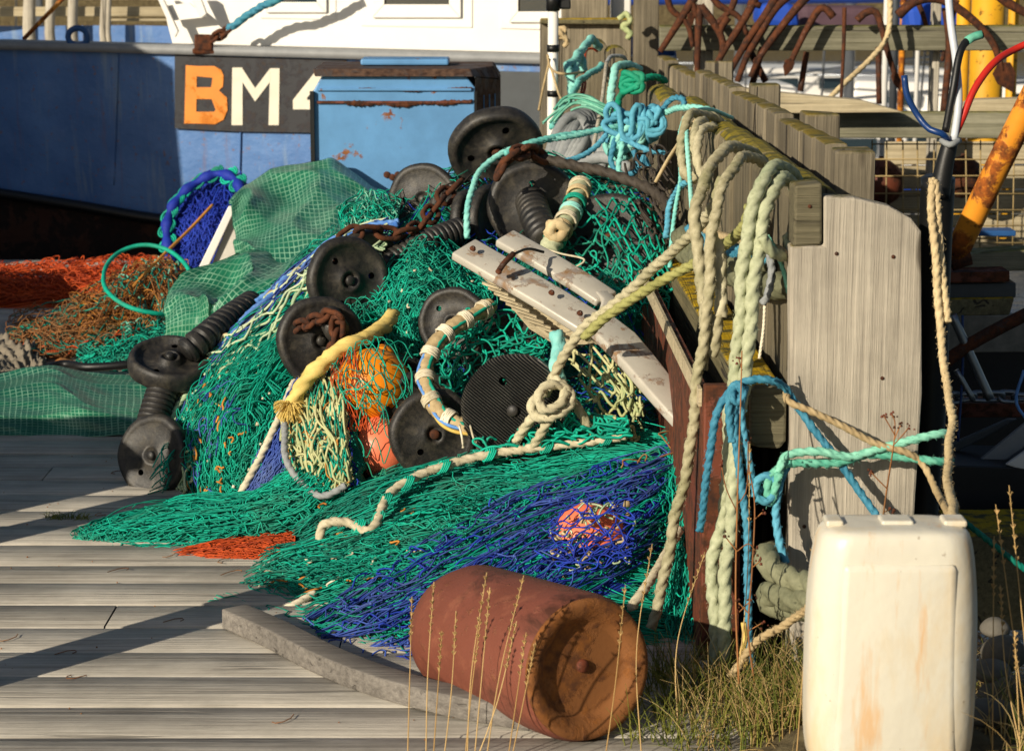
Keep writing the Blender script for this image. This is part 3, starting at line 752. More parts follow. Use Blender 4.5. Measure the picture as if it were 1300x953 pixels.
def rust_run(name, pts, r, Y, parent):   # an irregular flaky rust line standing proud of the paint
    g = G(); p = spline([P(a, b, Y) for a, b in pts], step=.006)
    rr = r * np.clip(.4 + RNG.rand(len(p)) * .9 + .6 * np.sin(np.arange(len(p)) * .21), .05, 2); sweep(g, p, rr, 6, flat=(.25, 1)); g.build(name, 'rust', parent)
rust_run('rust_line', [(440, 131), (500, 133), (560, 131), (600, 128)], .009, 9.297, box)
rust_run('rust_line', [(455, 113), (520, 115), (600, 112)], .005, 9.297, box)
# ================================================================== pier and craft beyond the bow (left)
pier = thing('far_jetty', (-4, 15.5, -1), 'pale timber jetty with rough white poles beyond the blue bow', 'jetty')
for x, w, sl in ((36, 8, 0), (62, 6.5, 1), (92, 6.5, -1), (128, 4.5, 4), (138, 3.5, -2), (-30, 7, 0)):
    g = G(); a = P(x + sl, -40, 15.3); b = P(x - sl, 75, 15.3); b = b + (0, 0, -1.2); p = np.linspace(b, a, 14); p[:, 0] += .008 * np.sin(np.arange(14) * 1.7)
    sweep(g, p, w / F * 15.3 * np.linspace(1.1, .95, 14), 10); g.build('pole', 'pile', pier, smooth=True)
for y0, y1, x0_, x1_ in ((-22, -12, -120, 230), (9, 21, -120, 215), (-6, 0, 100, 215), (24, 27, 140, 215)):
    g = G(); a = P(x0_, y0, 15.5); b = P(x1_, y1, 15.5); g.box(((a[0] + b[0]) / 2, 15.5, (a[2] + b[2]) / 2), (abs(b[0] - a[0]), .06, abs(a[2] - b[2]))); g.build('rail', 'cream', pier, bevel=.005)
for x, w in ((146, 3), (183, 4)):
    g = G(); a = P(x, 40, 15.6); g.box((a[0], 15.6, -.1), (.04, .04, 1.9)); g.build('stake', 'pile', pier)
# ================================================================== work fence with anchors (top right)
fence = thing('rail_fence', (2, 10.6, 0), 'two rail timber fence green with lichen, rusty anchors hung along its top rail', 'fence')
def rail_box(x0, x1, y0, y1, Y, th, mat, name='rail', parent=None, bevel=.006):
    a = P(x0, y0, Y); b = P(x1, y1, Y); g = G(); g.box(((a[0] + b[0]) / 2, Y + th / 2, (a[2] + b[2]) / 2), (b[0] - a[0], th, a[2] - b[2]), jit=.003); return g.build(name, mat, parent, bevel=bevel)
rail_box(838, 1360, 33, 65, 10.6, .06, 'rail', parent=fence)
rail_box(1003, 1360, 142, 176, 10.2, .06, 'rail', parent=fence)
for x, w in ((893, 11), (1187, 5), (1340, 9)):
    a = P(x, 60, 10.75); g = G(); g.box((a[0], 10.75, .4), (w * 2 / F * 10.7, .08, 1.9), jit=.004); g.build('post', 'pile', fence, bevel=.006)
bw = thing('board_screen', (.3, 11, 0), 'upright grey boards with yellow lichen closing the far end of the wall', 'screen')
for x0, x1, y0 in ((686, 714, 30), (714, 742, 27), (742, 771, 28), (771, 800, 29)):
    rail_box(x0, x1 - .8, y0, 330, 11.05, .05, 'plank', 'board', bw)
rail_box(686, 810, 24, 31, 11.0, .12, 'lrail', 'cap', bw)
for i, (x0, x1, y0, y1, Yd, mat, lab) in enumerate(((714, 772, -60, 26, 11.3, 'plank', 'broad grey post end rising behind the lichened board screen'), (776, 801, -60, 26, 11.4, 'whitep', 'white painted post standing between two grey ones'), (806, 836, -60, 74, 10.95, 'plank', 'tall grey squared post left of the hanging anchors'))):
    g = G(); a = P(x0, y0, Yd); b = P(x1, y1, Yd); g.box(((a[0] + b[0]) / 2, Yd + .05, a[2] / 2), (b[0] - a[0], .1, a[2])); g.build('mooring_post', mat, None, bevel=.008, label=lab, cat='post')
# boards lying on the lower rail
g = G(); g.prism([P(a, b, 10.05) for a, b in ((925, 110), (1000, 119), (1095, 128), (1148, 143), (1003, 144), (935, 134))], (0, .12, 0)); g.build('loose_board', 'cream', None, bevel=.005, label='cream weathered board lying slanted along the lower fence rail', cat='board')
g = G(); g.prism([P(a, b, 10.25) for a, b in ((1215, 137), (1240, 127), (1360, 124), (1360, 143), (1215, 144))], (0, .12, 0)); g.build('loose_board', 'cream', None, bevel=.005, label='shorter cream board lying on the lower rail beside the yellow posts', cat='board')
# wire mesh below the lower rail with boards behind
pan = thing('wire_panel', (2.1, 10.35, 0), 'rusty square wire mesh panel hung below the lower fence rail', 'wire mesh')
g = G(); pts = []
for x in range(1106, 1345, 20):
    sweep(g, np.array([P(x + random.uniform(-2, 2), 178, 10.33), P(x + random.uniform(-3, 3), 330, 10.33)]), .0035, 5)
for y_ in range(182, 332, 21):
    sweep(g, np.array([P(1106, y_ + random.uniform(-1.5, 1.5), 10.325), P(1345, y_ + random.uniform(-1.5, 1.5), 10.325)]), .0035, 5)
g.build('mesh_wires', 'wire', pan)
cr = thing('board_stack', (2.3, 10.9, 0), 'sunlit pale boards standing behind the wire mesh', 'boards')
for i in range(5): rail_box(1125 + i * 0, 1360, 180 + i * 31, 209 + i * 31, 10.95 + random.uniform(0, .02), .04, 'cream', 'board', cr)
# a round rusty float and a dark ball whose colour stands in for the gap between the boards
for x, y_, r_, mat, lab in ((1118, 232, 30, 'brown', 'rust red round buoy half hidden behind the wire mesh'), (1222, 225, 27, 'darkrust', 'dark ball standing in for a dark gap behind the wire mesh near the orange pipe')):
    g = G(); V, q = lathe([(0.001, -1), (.4, -.92), (.75, -.66), (.95, -.3), (1, 0), (.95, .3), (.75, .66), (.4, .92), (.12, .99), (.1, 1.12), (.001, 1.12)], 28)
    g.add(V * (r_ / F * 10.7) + P(x, y_, 10.72), q); g.build('buoy', mat, None, smooth=True, label=lab, cat='buoy')
# anchors
def fluke(g, p, d, nrm, L, W, th=.006):
    d = unit(np.array(d, float)); n = unit(np.array(nrm, float)); n = unit(n - d * np.dot(n, d)); w = np.cross(d, n)
    pts = [p - d * L * .45, p - d * L * .25 + w * W * .5, p + d * L * .1 + w * W * .5, p + d * L * .6, p + d * L * .1 - w * W * .5, p - d * L * .25 - w * W * .5]
    g.prism([a - n * th / 2 for a in pts], n * th)
def anchor(arms, label, shank=None, r=.019, Y=10.5, fl=()):
    root = thing('anchor', tuple(P(arms[0][0][0], arms[0][0][1], Y)), label, 'anchor', 'rusty anchors hung on the fence')
    for k, a in enumerate(arms):
        g = G(); p = spline([P(q[0], q[1], Y + (q[2] if len(q) > 2 else 0)) for q in a], step=.02); n = len(p)
        sweep(g, p, r * np.linspace(1.1, .7, n), 8, rnd=random.random()); g.build('arm', 'rust', root, smooth=True)
    for (x, y_, dx, dy, L, W) in fl:
        g = G(); c = P(x, y_, Y - .01); e = P(x + dx, y_ + dy, Y - .01); fluke(g, c, e - c, (.35, -1, .25), L, W); g.build('fluke', 'rust', root, bevel=.003)
    if shank:
        g = G(); p = spline([P(q[0], q[1], Y + .08) for q in shank], step=.03); sweep(g, p, r * .8, 8); g.build('shank', 'darkrust', root, smooth=True)
    return root
anchor([[(876, -12), (880, 8), (886, 24)], [(886, -10), (866, 22), (838, 66)]], 'leftmost rusty anchor, its fluke pointing down beside the grey post', fl=((877, 24, 0, 12, .07, .035),))
anchor([[(889, 6), (886, 50), (885, 108)]], 'straight upright rusty anchor bar hanging left of the rail', r=.017)
anchor([[(889, 8), (905, 28), (916, 48), (917, 66), (906, 92)], [(924, 22), (914, 40), (922, 62)]], 'tangled rusty anchor with a lumpy shackle halfway down', r=.018, fl=((908, 88, -5, 12, .06, .03),))
anchor([[(962, -14), (953, 10), (934, 42), (921, 62), (906, 88)], [(950, 2), (966, 8)]], 'rusty anchor arm crossing the rail just right of the lumpy shackle')
anchor([[(990, -14), (975, 14), (950, 50), (934, 78), (925, 96)]], 'second slanting rusty anchor arm on the rail', shank=[(950, 60), (972, 104)])
anchor([[(1012, -14), (985, 10), (964, 44), (948, 72), (936, 104)]], 'third slanting rusty anchor arm on the rail, lying against the second')
anchor([[(1034, -14), (1010, 12), (985, 44), (965, 72), (953, 98)]], 'fourth slanting rusty anchor arm, thick at its top', r=.019, shank=[(968, 60), (955, 108)], fl=((960, 78, -6, 12, .05, .03),))
anchor([[(1058, 22), (1049, 12), (1040, 12), (1026, 34), (1010, 66), (1002, 84)]], 'hooked rusty anchor arm with a spade fluke left of the thin bar', r=.017, shank=[(1024, 66), (1016, 116)], fl=((1001, 84, -4, 12, .085, .05),))
anchor([[(1072, 10), (1071, 60), (1067, 140)]], 'thin straight rusty bar hanging over both rails', r=.009, Y=10.15)
anchor([[(1088, 26), (1100, 16), (1112, 16), (1120, 38), (1128, 70), (1140, 106)]], 'rusty anchor arm bending down right of the thin bar with a pointed tip', r=.016, shank=[(1115, 60), (1116, 132)], fl=((1138, 102, 5, 14, .1, .04),))
anchor([[(1140, 20), (1158, 4), (1180, -2), (1205, 4), (1240, 30), (1262, 58), (1272, 92)]], 'largest rusty anchor, a wide arc ending in a broad leaf shaped fluke', r=.021, shank=[(1200, 10), (1205, 60), (1198, 142)], fl=((1276, 96, 12, 24, .15, .11),))
anchor([[(1258, -16), (1280, 4), (1312, 22)]], 'rusty anchor arm at the top right corner of the picture', r=.024)
anchor([[(846, -12), (852, 12), (872, 30), (880, 60)]], 'short curved rusty anchor arm right beside the tall grey post', r=.015)
anchor([[(900, -12), (912, 6), (938, 22), (948, 44)], [(935, -14), (928, 12), (905, 34)]], 'crossed rusty anchor arms at the top edge above the lumpy shackle', r=.016)
anchor([[(1215, 0), (1204, 40), (1196, 78)], [(1165, 2), (1175, 30), (1178, 62)]], 'dark inner arms below the widest anchor arc', r=.012, Y=10.62)
# yellow posts
yp = thing('yellow_pile', tuple(P(1252, 130, 11.6) * (1, 1, 0)), 'thick yellow painted steel pile behind the lower rail', 'pile')
g = G(); a = P(1253, 60, 11.6); sweep(g, np.array([(a[0], 11.6, -1), (a[0], 11.6, 1.9)]), 21 / F * 11.6, 24); g.build('tube', 'yellowp', yp, smooth=True)
g = G(); a = P(1222, 60, 11.75); sweep(g, np.array([(a[0], 11.75, -1), (a[0], 11.75, 1.9)]), 9 / F * 11.7, 16); g.build('yellow_pile', 'yellowp', None, smooth=True, label='thin yellow post just left of the thick yellow pile', cat='pile')
g = G(); a = P(1287, 20, 12); sweep(g, np.array([(a[0], 12, -1), (a[0], 12, 1.9)]), 7 / F * 11.7, 16); g.build('yellow_pile', 'yellowp', None, smooth=True, label='yellow post partly hidden at the right edge', cat='pile')
# ---------------------------------------------------------------- yachts beyond
def yacht(x, y, L, B, rz, label, hullmat='whitep', cover='bluec', mast=True, cabin=True, fb=.55, name='sailing_boat'):
    root = thing(name, (x, y, -1.0), label, 'boat', 'moored yachts in the harbour'); root.rotation_euler = (0, 0, rz)
    M = np.array(Matrix.Rotation(rz, 3, 'Z')); O = np.array((x, y, -1.0))
    def W(V): return np.asarray(V, float) @ M.T + O
    S = 14; s = np.linspace(0, 1, S); hw = B / 2 * np.clip(np.sin(np.pi * np.clip(s * .62 + .38, 0, 1)), 0, 1) ** .55; hw[-1] = .02
    zt = fb + .22 * s ** 2; V = []
    for i in range(S):
        xx = (s[i] - .5) * L
        V += [(xx, -hw[i], zt[i]), (xx, -hw[i] * .93, zt[i] * .4), (xx * .96, 0, -.2), (xx, hw[i] * .93, zt[i] * .4), (xx, hw[i], zt[i]), (xx, 0, zt[i] + .04)]
    q = [(i * 6 + j, (i + 1) * 6 + j, (i + 1) * 6 + (j + 1) % 6, i * 6 + (j + 1) % 6) for i in range(S - 1) for j in range(6)] + [(0, 1, 2, 3), (0, 3, 4, 5)]
    g = G(); g.add(W(V), np.array(q)); g.build('hull', hullmat, root, smooth=False)
    g = G(); sweep(g, W([((s[i] - .5) * L, -hw[i] - .01, zt[i] * .72) for i in range(S)]), .03, 6); g.build('stripe', 'bluec', root)
    if cabin:
        g = G(); a = (-.18 * L, .22 * L)
        g.hexa(W([(a[0], -B * .28, fb), (a[1], -B * .22, fb), (a[1], B * .22, fb), (a[0], B * .28, fb)]), W([(a[0] + .1, -B * .24, fb + .42), (a[1] - .5, -B * .18, fb + .36), (a[1] - .5, B * .18, fb + .36), (a[0] + .1, B * .24, fb + .42)])); c = g.build('cabin', 'whitep', root, bevel=.04)
        for k in range(3):
            g = G(); g.box(W([(a[0] + .6 + k * .7, -B * .27, fb + .22)])[0], (.42, .05, .14), rot=Matrix.Rotation(rz, 3, 'Z')); g.build('window', 'glass', root)
    if cover:
        g = G(); p = W([(-.42 * L, 0, fb + 1.5), (-.25 * L, 0, fb + 1.52), (0, 0, fb + 1.56), (.08 * L, 0, fb + 1.66)]); sweep(g, spline(p, step=.15), np.linspace(.07, .12, len(spline(p, step=.15))), 10); g.build('boom_cover', cover, root, smooth=True)
    if mast:
        g = G(); sweep(g, W([(.09 * L, 0, fb), (.09 * L, 0, fb + 9)]), .055, 8); g.build('mast', 'steel', root, smooth=True)
        g = G()
        for e in ((.49 * L, 0, fb + .2), (-.49 * L, 0, fb), (.07 * L, B / 2, fb), (.07 * L, -B / 2, fb)): sweep(g, W([e, (.09 * L, 0, fb + 8.8)]), .012, 5)
        sweep(g, W([(-.48 * L, -B * .3, fb + .5), (.1 * L, -B * .48, fb + .5), (.47 * L, -.1, fb + .75)]), .015, 5)
        g.build('rigging', 'steel', root)
    return root
def gx(px, Y): return P(px, 100, Y)[0]
yacht(gx(1150, 21), 21, 7.0, 2.3, R(8), 'white yacht with a blue hood seen between the two rails')
yacht(gx(1000, 23), 23.5, 7.5, 2.4, R(-14), 'white yacht lying farther left behind the slanting anchors', cover=None)
yacht(gx(1060, 30), 30, 8.5, 2.7, R(10), 'larger white yacht with a plum sail cover behind the others', cover='plumc')
yacht(gx(1230, 27), 27, 8, 2.6, R(-5), 'white yacht with bright blue cover behind the yellow piles')
yacht(gx(860, 27), 27, 8, 2.6, R(5), 'white yacht showing left of the grey post', cover=None)
yacht(gx(60, 21), 21, 6, 2.2, R(3), 'dark blue boat lying behind the pale jetty', hullmat='bootblue', cover=None, mast=False)
yacht(gx(250, 26), 26, 8, 2.4, R(-3), 'black hulled boat beyond the jetty', hullmat='black', cover=None, mast=False)
yacht(gx(-20, 33), 33, 9, 2.4, R(3), 'white boat lying far behind the jetty', cover=None)
g = G(); a = P(985, 12, 17); g.box((a[0], 17, a[2] - .05), (.3, .3, .2), jit=.03); g.build('covered_dinghy', 'bluec', None, bevel=.06, label='blue tarpaulin bundle behind the hooked anchors', cat='bundle')
g = G(); a = P(1180, 14, 16); g.box((a[0], 16, a[2] - .1), (.36, .4, .34), jit=.03); g.build('covered_bundle', 'bluec', None, bevel=.05, label='bright blue cover behind the widest anchor arc', cat='bundle')
g = G(); a = P(1065, 14, 17.5); g.box((a[0], 17.5, a[2] - .1), (.62, .5, .26), jit=.03); g.build('covered_bundle', 'plumc', None, bevel=.06, label='plum coloured cover behind the thin bar', cat='bundle')
for x, w, Yd, mt, lab in ((1125, 4, 15, 'whitep', 'slim white mast left of the widest anchor arc'), (1136, 5, 15.5, 'steel', 'grey blue mast beside the slim white one'), (1146, 4, 16, 'orangep', 'orange brown mast beside the grey one'), (1166, 3, 16.5, 'whitep', 'thin white mast in front of the bright blue cover')):
    g = G(); a = P(x, 40, Yd); sweep(g, np.array([(a[0], Yd, -1), (a[0], Yd, 4)]), w / F * Yd, 10); g.build('mast', mt, None, smooth=True, label=lab, cat='mast')

# ================================================================== barge / work boat gear at the right edge
wb = thing('work_barge', (1.6, 7, -.6), 'cluttered dark work barge with beams, tubes and a chain right of the wall', 'barge')
def bar(name, mat, pts, Y, th, bevel=.004): 
    g = G(); g.prism([P(a, b, Y) for a, b in pts], (0, th, 0)); return g.build(name, mat, wb, bevel=bevel)
bar('grey_beam', 'rail', [(1170, 327), (1290, 318), (1420, 316), (1420, 342), (1170, 346)], 7.0, .12)
bar('painted_plank', 'brown', [(1170, 347), (1282, 344), (1282, 358), (1170, 360)], 6.9, .16)
bar('dark_beam', 'greyp', [(1170, 361), (1290, 359), (1290, 378), (1170, 380)], 6.92, .1)
bar('wood_beam', 'lrail', [(1170, 380), (1288, 378), (1282, 400), (1170, 402)], 6.9, .12)
bar('khaki_panel', 'concrete', [(1160, 400), (1420, 400), (1420, 446), (1160, 448)], 7.6, .05)
bar('dark_panel', 'black', [(1140, 444), (1500, 444), (1500, 620), (1140, 620)], 7.9, .05)
bar('brown_beam', 'brown', [(1195, 512), (1420, 511), (1420, 529), (1195, 530)], 7.2, .12)
bar('grey_strip', 'greyp', [(1205, 578), (1205, 565), (1280, 532), (1292, 532), (1250, 556)], 6.9, .02)
bar('white_strip', 'capgrey', [(1243, 585), (1320, 522), (1340, 540), (1268, 590)], 6.8, .02)
bar('white_strip', 'whitep', [(1277, 590), (1320, 560), (1350, 600), (1310, 600)], 6.7, .02)
bar('side_plate', 'black', [(1180, 590), (1420, 596), (1420, 682), (1255, 678), (1180, 640)], 6.7, .3)
bar('olive_hull', 'lrail', [(1215, 680), (1420, 678), (1420, 800), (1230, 800)], 6.2, .3)
for pts, r_, mt, nm in (([(1209, 400), (1257, 506)], .014, 'steel', 'tube'), ([(1214, 470), (1236, 508)], .009, 'steel', 'tube'), ([(1196, 462), (1240, 432), (1310, 395)], .02, 'darkrust', 'tube'), ([(1222, 400), (1222, 470), (1216, 560)], .004, 'bluecable', 'hose'), ([(1300, 470), (1290, 510), (1310, 540)], .005, 'bluerope', 'hose')):
    g = G(); sweep(g, spline([P(a, b, 6.8) for a, b in pts], step=.02), r_, 10); g.build(nm, mt, wb, smooth=True)
bar('blue_tubes', 'bootblue', [(1195, 293), (1290, 293), (1290, 300), (1195, 300)], 8.4, .1)
chain('galvanised_chain', [(1200, 506, 7.1), (1250, 503, 7.1), (1330, 505, 7.1)], .06, .035, .007, 'steel', 'galvanised chain lying along the brown beam of the barge')
op = thing('rusty_pipe', tuple(P(1218, 318, 6.9)), 'orange painted pipe flaking with rust, leaning at the right edge', 'pipe')
g = G(); p = spline([P(1214, 322, 6.9), P(1260, 225, 6.8), P(1318, 108, 6.7), P(1370, 0, 6.6)], step=.05); sweep(g, p, 16 / F * 6.8, 24); g.build('tube', 'orangep', op, smooth=True)
g = G(); sweep(g, np.array([P(1206, 330, 6.9), P(1230, 322, 6.9)]), .035, 12); g.build('foot', 'rust', op, smooth=True)
# ================================================================== the heap of nets
def net(name, label, grid, layers, cat='fishing net', core=None, coremat=None, tangles=(), group=None, tmat=None, cbump=.02, cthick=.03, lump=None):
    """layers: (mat, n, cells, r, kw)"""
    S = Surf(grid); c = S(np.array(.5), np.array(.9)).reshape(3)
    if lump: S.lump = folds(*lump)
    root = thing(name, (float(c[0]), float(c[1]), 0), label, cat, group)
    if core is not None:
        g = G(); sheet(g, S, 70, 50, off=-core, bumps=cbump, seed=hash_(name + label), thick=cthick, f=7); g.build('inner_folds', coremat or layers[0][0], root, smooth=True)
    by = {}
    for i, (mat, n, cells, r, kw) in enumerate(layers):
        g = by.setdefault(mat, G()); kw = dict(kw); kw.setdefault('seed', hash_(label) % 900 + i * 17)
        netting(g, S, n, cells, r, ppc=kw.pop('ppc', 3), **kw)
    for i, (mat, n, L, r, kw) in enumerate(tangles):
        g = by.setdefault(mat, G()); tangle(g, S, n, L, r, seed=hash_(label) % 700 + i * 13, **kw)
    for k, (mat, g) in enumerate(by.items()): g.build('netting', mat, root, smooth=True)
    root['_s'] = 0; del root['_s']
    return root, S
def hash_(s): return sum(ord(ch) * (i + 1) for i, ch in enumerate(s)) % 100000
def fused(Sf, uv, off): # a line drawn on a surface
    u, v = np.array(uv, float).T; return Sf(u, v) + Sf.nrm(u, v) * off

# the mass of folded netting inside the heap
heap, SH = net('net_heap', 'dark green folded netting forming the body of the heap beneath the rubber bobbins', [
    [(260,470,7.6),(360,380,8.0),(470,300,8.3),(600,225,8.5),(700,228,8.6),(850,275,8.3)],
    [(245,470,7.2),(340,372,7.4),(450,290,7.6),(590,225,7.8),(690,225,7.9),(840,270,7.7)],
    [(235,520,6.95),(340,440,7.0),(455,370,7.1),(590,300,7.25),(700,290,7.3),(840,330,7.2)],
    [(235,570,6.8),(345,520,6.65),(460,460,6.7),(590,400,6.8),(710,400,6.8),(845,430,6.7)],
    [(240,610,6.7),(350,590,6.5),(470,550,6.4),(590,510,6.45),(720,500,6.4),(850,520,6.3)],
    [(245,640,6.6),(360,650,6.25),(480,640,6.1),(600,620,6.1),(720,600,6.05),(850,600,5.95)]],
    [('teal2', 90, 46, .0021, dict(off=.0, rough=.02, amp=.6, wander=.08)), ('dblue', 34, 40, .002, dict(off=.012, rough=.02, amp=.7, wander=.09)),
     ('teal2', 60, 40, .0021, dict(off=.02, rough=.02, amp=.9, wander=.1))],
    core=.03, coremat='teal2', cbump=.03, lump=(.035, 3.5, 3.5, 3), tangles=[('teal', 500, .12, .0016, dict(off=.03, lift=.03)), ('darkrope', 120, .12, .003, dict(off=.03, lift=.03))])
# left bundle
n3, S3 = net('trawl_net', 'bright teal trawl net bundle on the left side, fanning down to the deck', [
    [(470,345,6.95),(400,375,6.9),(300,440,6.85),(243,520,6.75),(238,590,6.65),(250,640,6.55)],
    [(480,360,6.85),(410,400,6.75),(325,475,6.58),(272,545,6.47),(262,605,6.43),(278,650,6.43)],
    [(485,375,6.8),(420,430,6.65),(350,505,6.48),(315,570,6.36),(305,620,6.32),(315,655,6.33)],
    [(490,385,6.8),(430,450,6.65),(378,500,6.55),(348,560,6.44),(332,620,6.34),(345,660,6.29)]],
    [('teal', 90, 24, .0016, dict(off=0, rough=.012, amp=.5, wander=.06, ppc=5)), ('teal', 76, 20, .0016, dict(off=.012, rough=.014, amp=.6, wander=.1, ppc=5, rag=.2)),
     ('teal', 56, 18, .0017, dict(off=.024, rough=.018, amp=.7, wander=.15, drop=.25, ppc=5, rag=.3)), ('teal2', 50, 40, .0018, dict(off=-.008, rough=.012, amp=.8, wander=.1))],
    core=.025, coremat='teal2', lump=(.022, 1.4, 3.2, 5), tangles=[('teal', 420, .34, .0016, dict(off=.02, lift=.025, dirv=.12, curl=.45, M=18)), ('teal', 300, .1, .0017, dict(off=.03, lift=.02)),
                                   ('blue', 40, .1, .0018, dict(off=.034, lift=.01, u=(.5, .85), v=(.2, .5))), ('ochre', 26, .05, .003, dict(off=.034, lift=.008, u=(.5, .9), v=(.1, .6)))])
blobs(g := G(), S3(RNG.rand(34), RNG.rand(34)) + np.array((0, -.035, .015)), .006); g.build('cork', 'white', n3)
# gathered tail lying on the deck
n3b, S3b = net('net_tail', 'dark teal net tail drawn out thin across the deck boards', [
    [(395,552,6.28),(365,595,6.22),(320,628,6.2),(230,638,6.22),(150,655,6.12),(95,683,6.0)],
    [(430,580,6.08),(392,620,5.98),(312,648,5.97),(220,658,5.98),(150,672,5.96),(93,688,5.95)],
    [(440,650,5.95),(390,685,5.93),(310,697,5.9),(220,706,5.87),(160,704,5.88),(93,694,5.94)]],
    [('teal', 60, 40, .0018, dict(off=0, rough=.006, amp=.45, wander=.05)), ('teal', 46, 34, .0018, dict(off=.01, rough=.006, amp=.7, wander=.06)), ('teal2', 50, 40, .0018, dict(off=-.006, rough=.008, amp=.5, wander=.06))],
    core=.012, coremat='teal2', cbump=.006, cthick=.01, lump=(.008, 1, 3, 8), tangles=[('teal', 260, .2, .0017, dict(off=.012, lift=.012, dirv=.0, u=(0, .6))), ('teal', 60, .12, .0017, dict(off=.008, lift=.01))])
g = G(); tangle(g, S3, 46, .16, .0018, off=.02, seed=77, u=(.62, .8), v=(0, .1), dirv=-2.2, lift=.05)
P0 = [spline([P(238 + random.uniform(-6, 6), 560 + k * 2.2, 6.62), P(215 + random.uniform(-12, 6), 565 + k * 2.4, 6.5), P(195 + random.uniform(-8, 20), 590 + k * 1.6, 6.45)] , n=9) for k in range(26)]
multi(g, np.array(P0), .0018); g.build('loose_twine', 'teal', n3, smooth=True)
# blue strip with white line
n16, S16 = net('blue_net_strip', 'blue netting strip hanging between the teal bundle and the yellow rope', [
    [(387,462,6.52),(352,535,6.34),(312,618,6.24),(285,668,6.2)],
    [(398,480,6.46),(372,550,6.26),(335,620,6.17),(302,668,6.14)],
    [(408,500,6.44),(390,570,6.25),(355,628,6.16),(325,660,6.14)]],
    [('blue', 34, 34, .0019, dict(off=0, rough=.006, amp=.5, wander=.04)), ('blue', 30, 30, .0019, dict(off=.01, rough=.006, amp=.7, wander=.06)), ('dblue', 34, 30, .0019, dict(off=-.006, rough=.006, amp=.6, wander=.04))],
    core=.015, coremat='dblue', cbump=.008)
rope('lead_line', [(374, 484, 6.47), (352, 535, 6.31), (328, 585, 6.24), (301, 634, 6.2)], .0105, 'white', parent=n16, laid=True)
for a, b, Yd in ((348, 543, 6.3), (326, 590, 6.235)):
    g = G(); c = P(a, b, Yd); sweep(g, np.array([c + .013 * np.array((math.cos(k), .3 * math.sin(k), math.sin(k))) for k in np.linspace(0, 12, 40)]) + np.linspace(-.01, .01, 40)[:, None] * np.array((.4, 0, -.9)), .0022, 5); g.build('seizing', 'teal', n16, smooth=True)
# coarse pale mesh edge with blue rope
n4, S4 = net('coarse_net_edge', 'pale green coarse mesh along a blue head rope down the left flank', [
    [(497,286,7.05),(440,303,7.05),(385,340,7.0),(327,392,6.92),(277,440,6.87),(237,500,6.77),(217,560,6.68),(224,628,6.58)],
    [(492,312,6.95),(432,325,6.93),(385,362,6.88),(330,415,6.82),(284,465,6.75),(252,520,6.66),(233,575,6.58),(233,634,6.53)],
    [(482,338,6.88),(428,356,6.8),(394,394,6.74),(348,452,6.64),(308,500,6.55),(276,548,6.49),(256,595,6.45),(248,640,6.44)]],
    [('palegreen', 7, 20, .0046, dict(off=.012, rough=.006, amp=.52, wander=.05, ppc=6, knot=.008, jit=.25)), ('palegreen', 6, 18, .0042, dict(off=.026, rough=.008, amp=.55, wander=.08, ppc=5, knot=.007, jit=.3)),
     ('dblue', 26, 40, .0019, dict(off=-.012, rough=.008, amp=.7, wander=.06)), ('blue', 7, 20, .0026, dict(off=.02, rough=.01, amp=.8, wander=.14, vmax=.5))],
    core=.035, coremat='dblue', cbump=.01)
rope('head_rope', [(505,283,7.0),(470,292,7.0),(440,301,7.0),(410,318,6.98),(385,338,6.95),(355,364,6.92),(327,390,6.87),(300,418,6.84),(277,440,6.82)], .0095, 'bluerope', parent=n4, wob=.003, also=([(505,279,7.02),(440,297,7.03),(385,333,6.98),(327,385,6.9)],))
rope('edge_rope', [(277,440,6.82),(258,466,6.78),(237,500,6.72),(222,535,6.66),(216,565,6.62),(219,600,6.57),(226,630,6.54)], .0085, 'palegreen', parent=n4, wob=.006)
for u_ in np.linspace(.06, .62, 9):
    c = P(*[np.interp(u_ * 8, range(8), [pp[k] for pp in [(497,286,7.0),(440,303,7.0),(385,340,6.95),(327,392,6.87),(277,440,6.82),(237,500,6.72),(217,560,6.62),(224,628,6.5)]]) for k in range(3)])
    g = G(); sweep(g, np.array([c + .014 * np.array((math.cos(k), .4 * math.sin(k), math.sin(k))) for k in np.linspace(0, 18, 50)]) + np.linspace(-.012, .012, 50)[:, None] * np.array((-.6, 0, -.6)), .0028, 5); g.build('seizing', 'tan' if random.random() < .8 else 'white', n4, smooth=True)
# bunch of green mesh in the middle
n5, _ = net('bunched_net', 'bright green fine mesh bunch in the middle below the ribbed rubber spacer', [
    [(500,322,7.0),(545,306,7.02),(610,318,6.98)], [(484,352,6.82),(548,335,6.78),(622,350,6.8)], [(478,388,6.72),(545,372,6.64),(622,385,6.72)], [(485,418,6.68),(540,425,6.58),(600,430,6.62)], [(500,445,6.66),(545,452,6.58),(590,450,6.62)]],
    [('teal', 42, 22, .002, dict(off=0, rough=.01, amp=.6, wander=.07)), ('teal', 34, 20, .002, dict(off=.014, rough=.012, amp=.9, wander=.1)), ('teal2', 36, 22, .002, dict(off=-.01, rough=.01, amp=.8, wander=.06))],
    core=.03, coremat='teal2', lump=(.02, 1.5, 2.5, 9), tangles=[('teal', 110, .3, .0019, dict(off=.02, lift=.02, dirv=.2)), ('white', 26, .03, .003, dict(off=.02, lift=.004))])
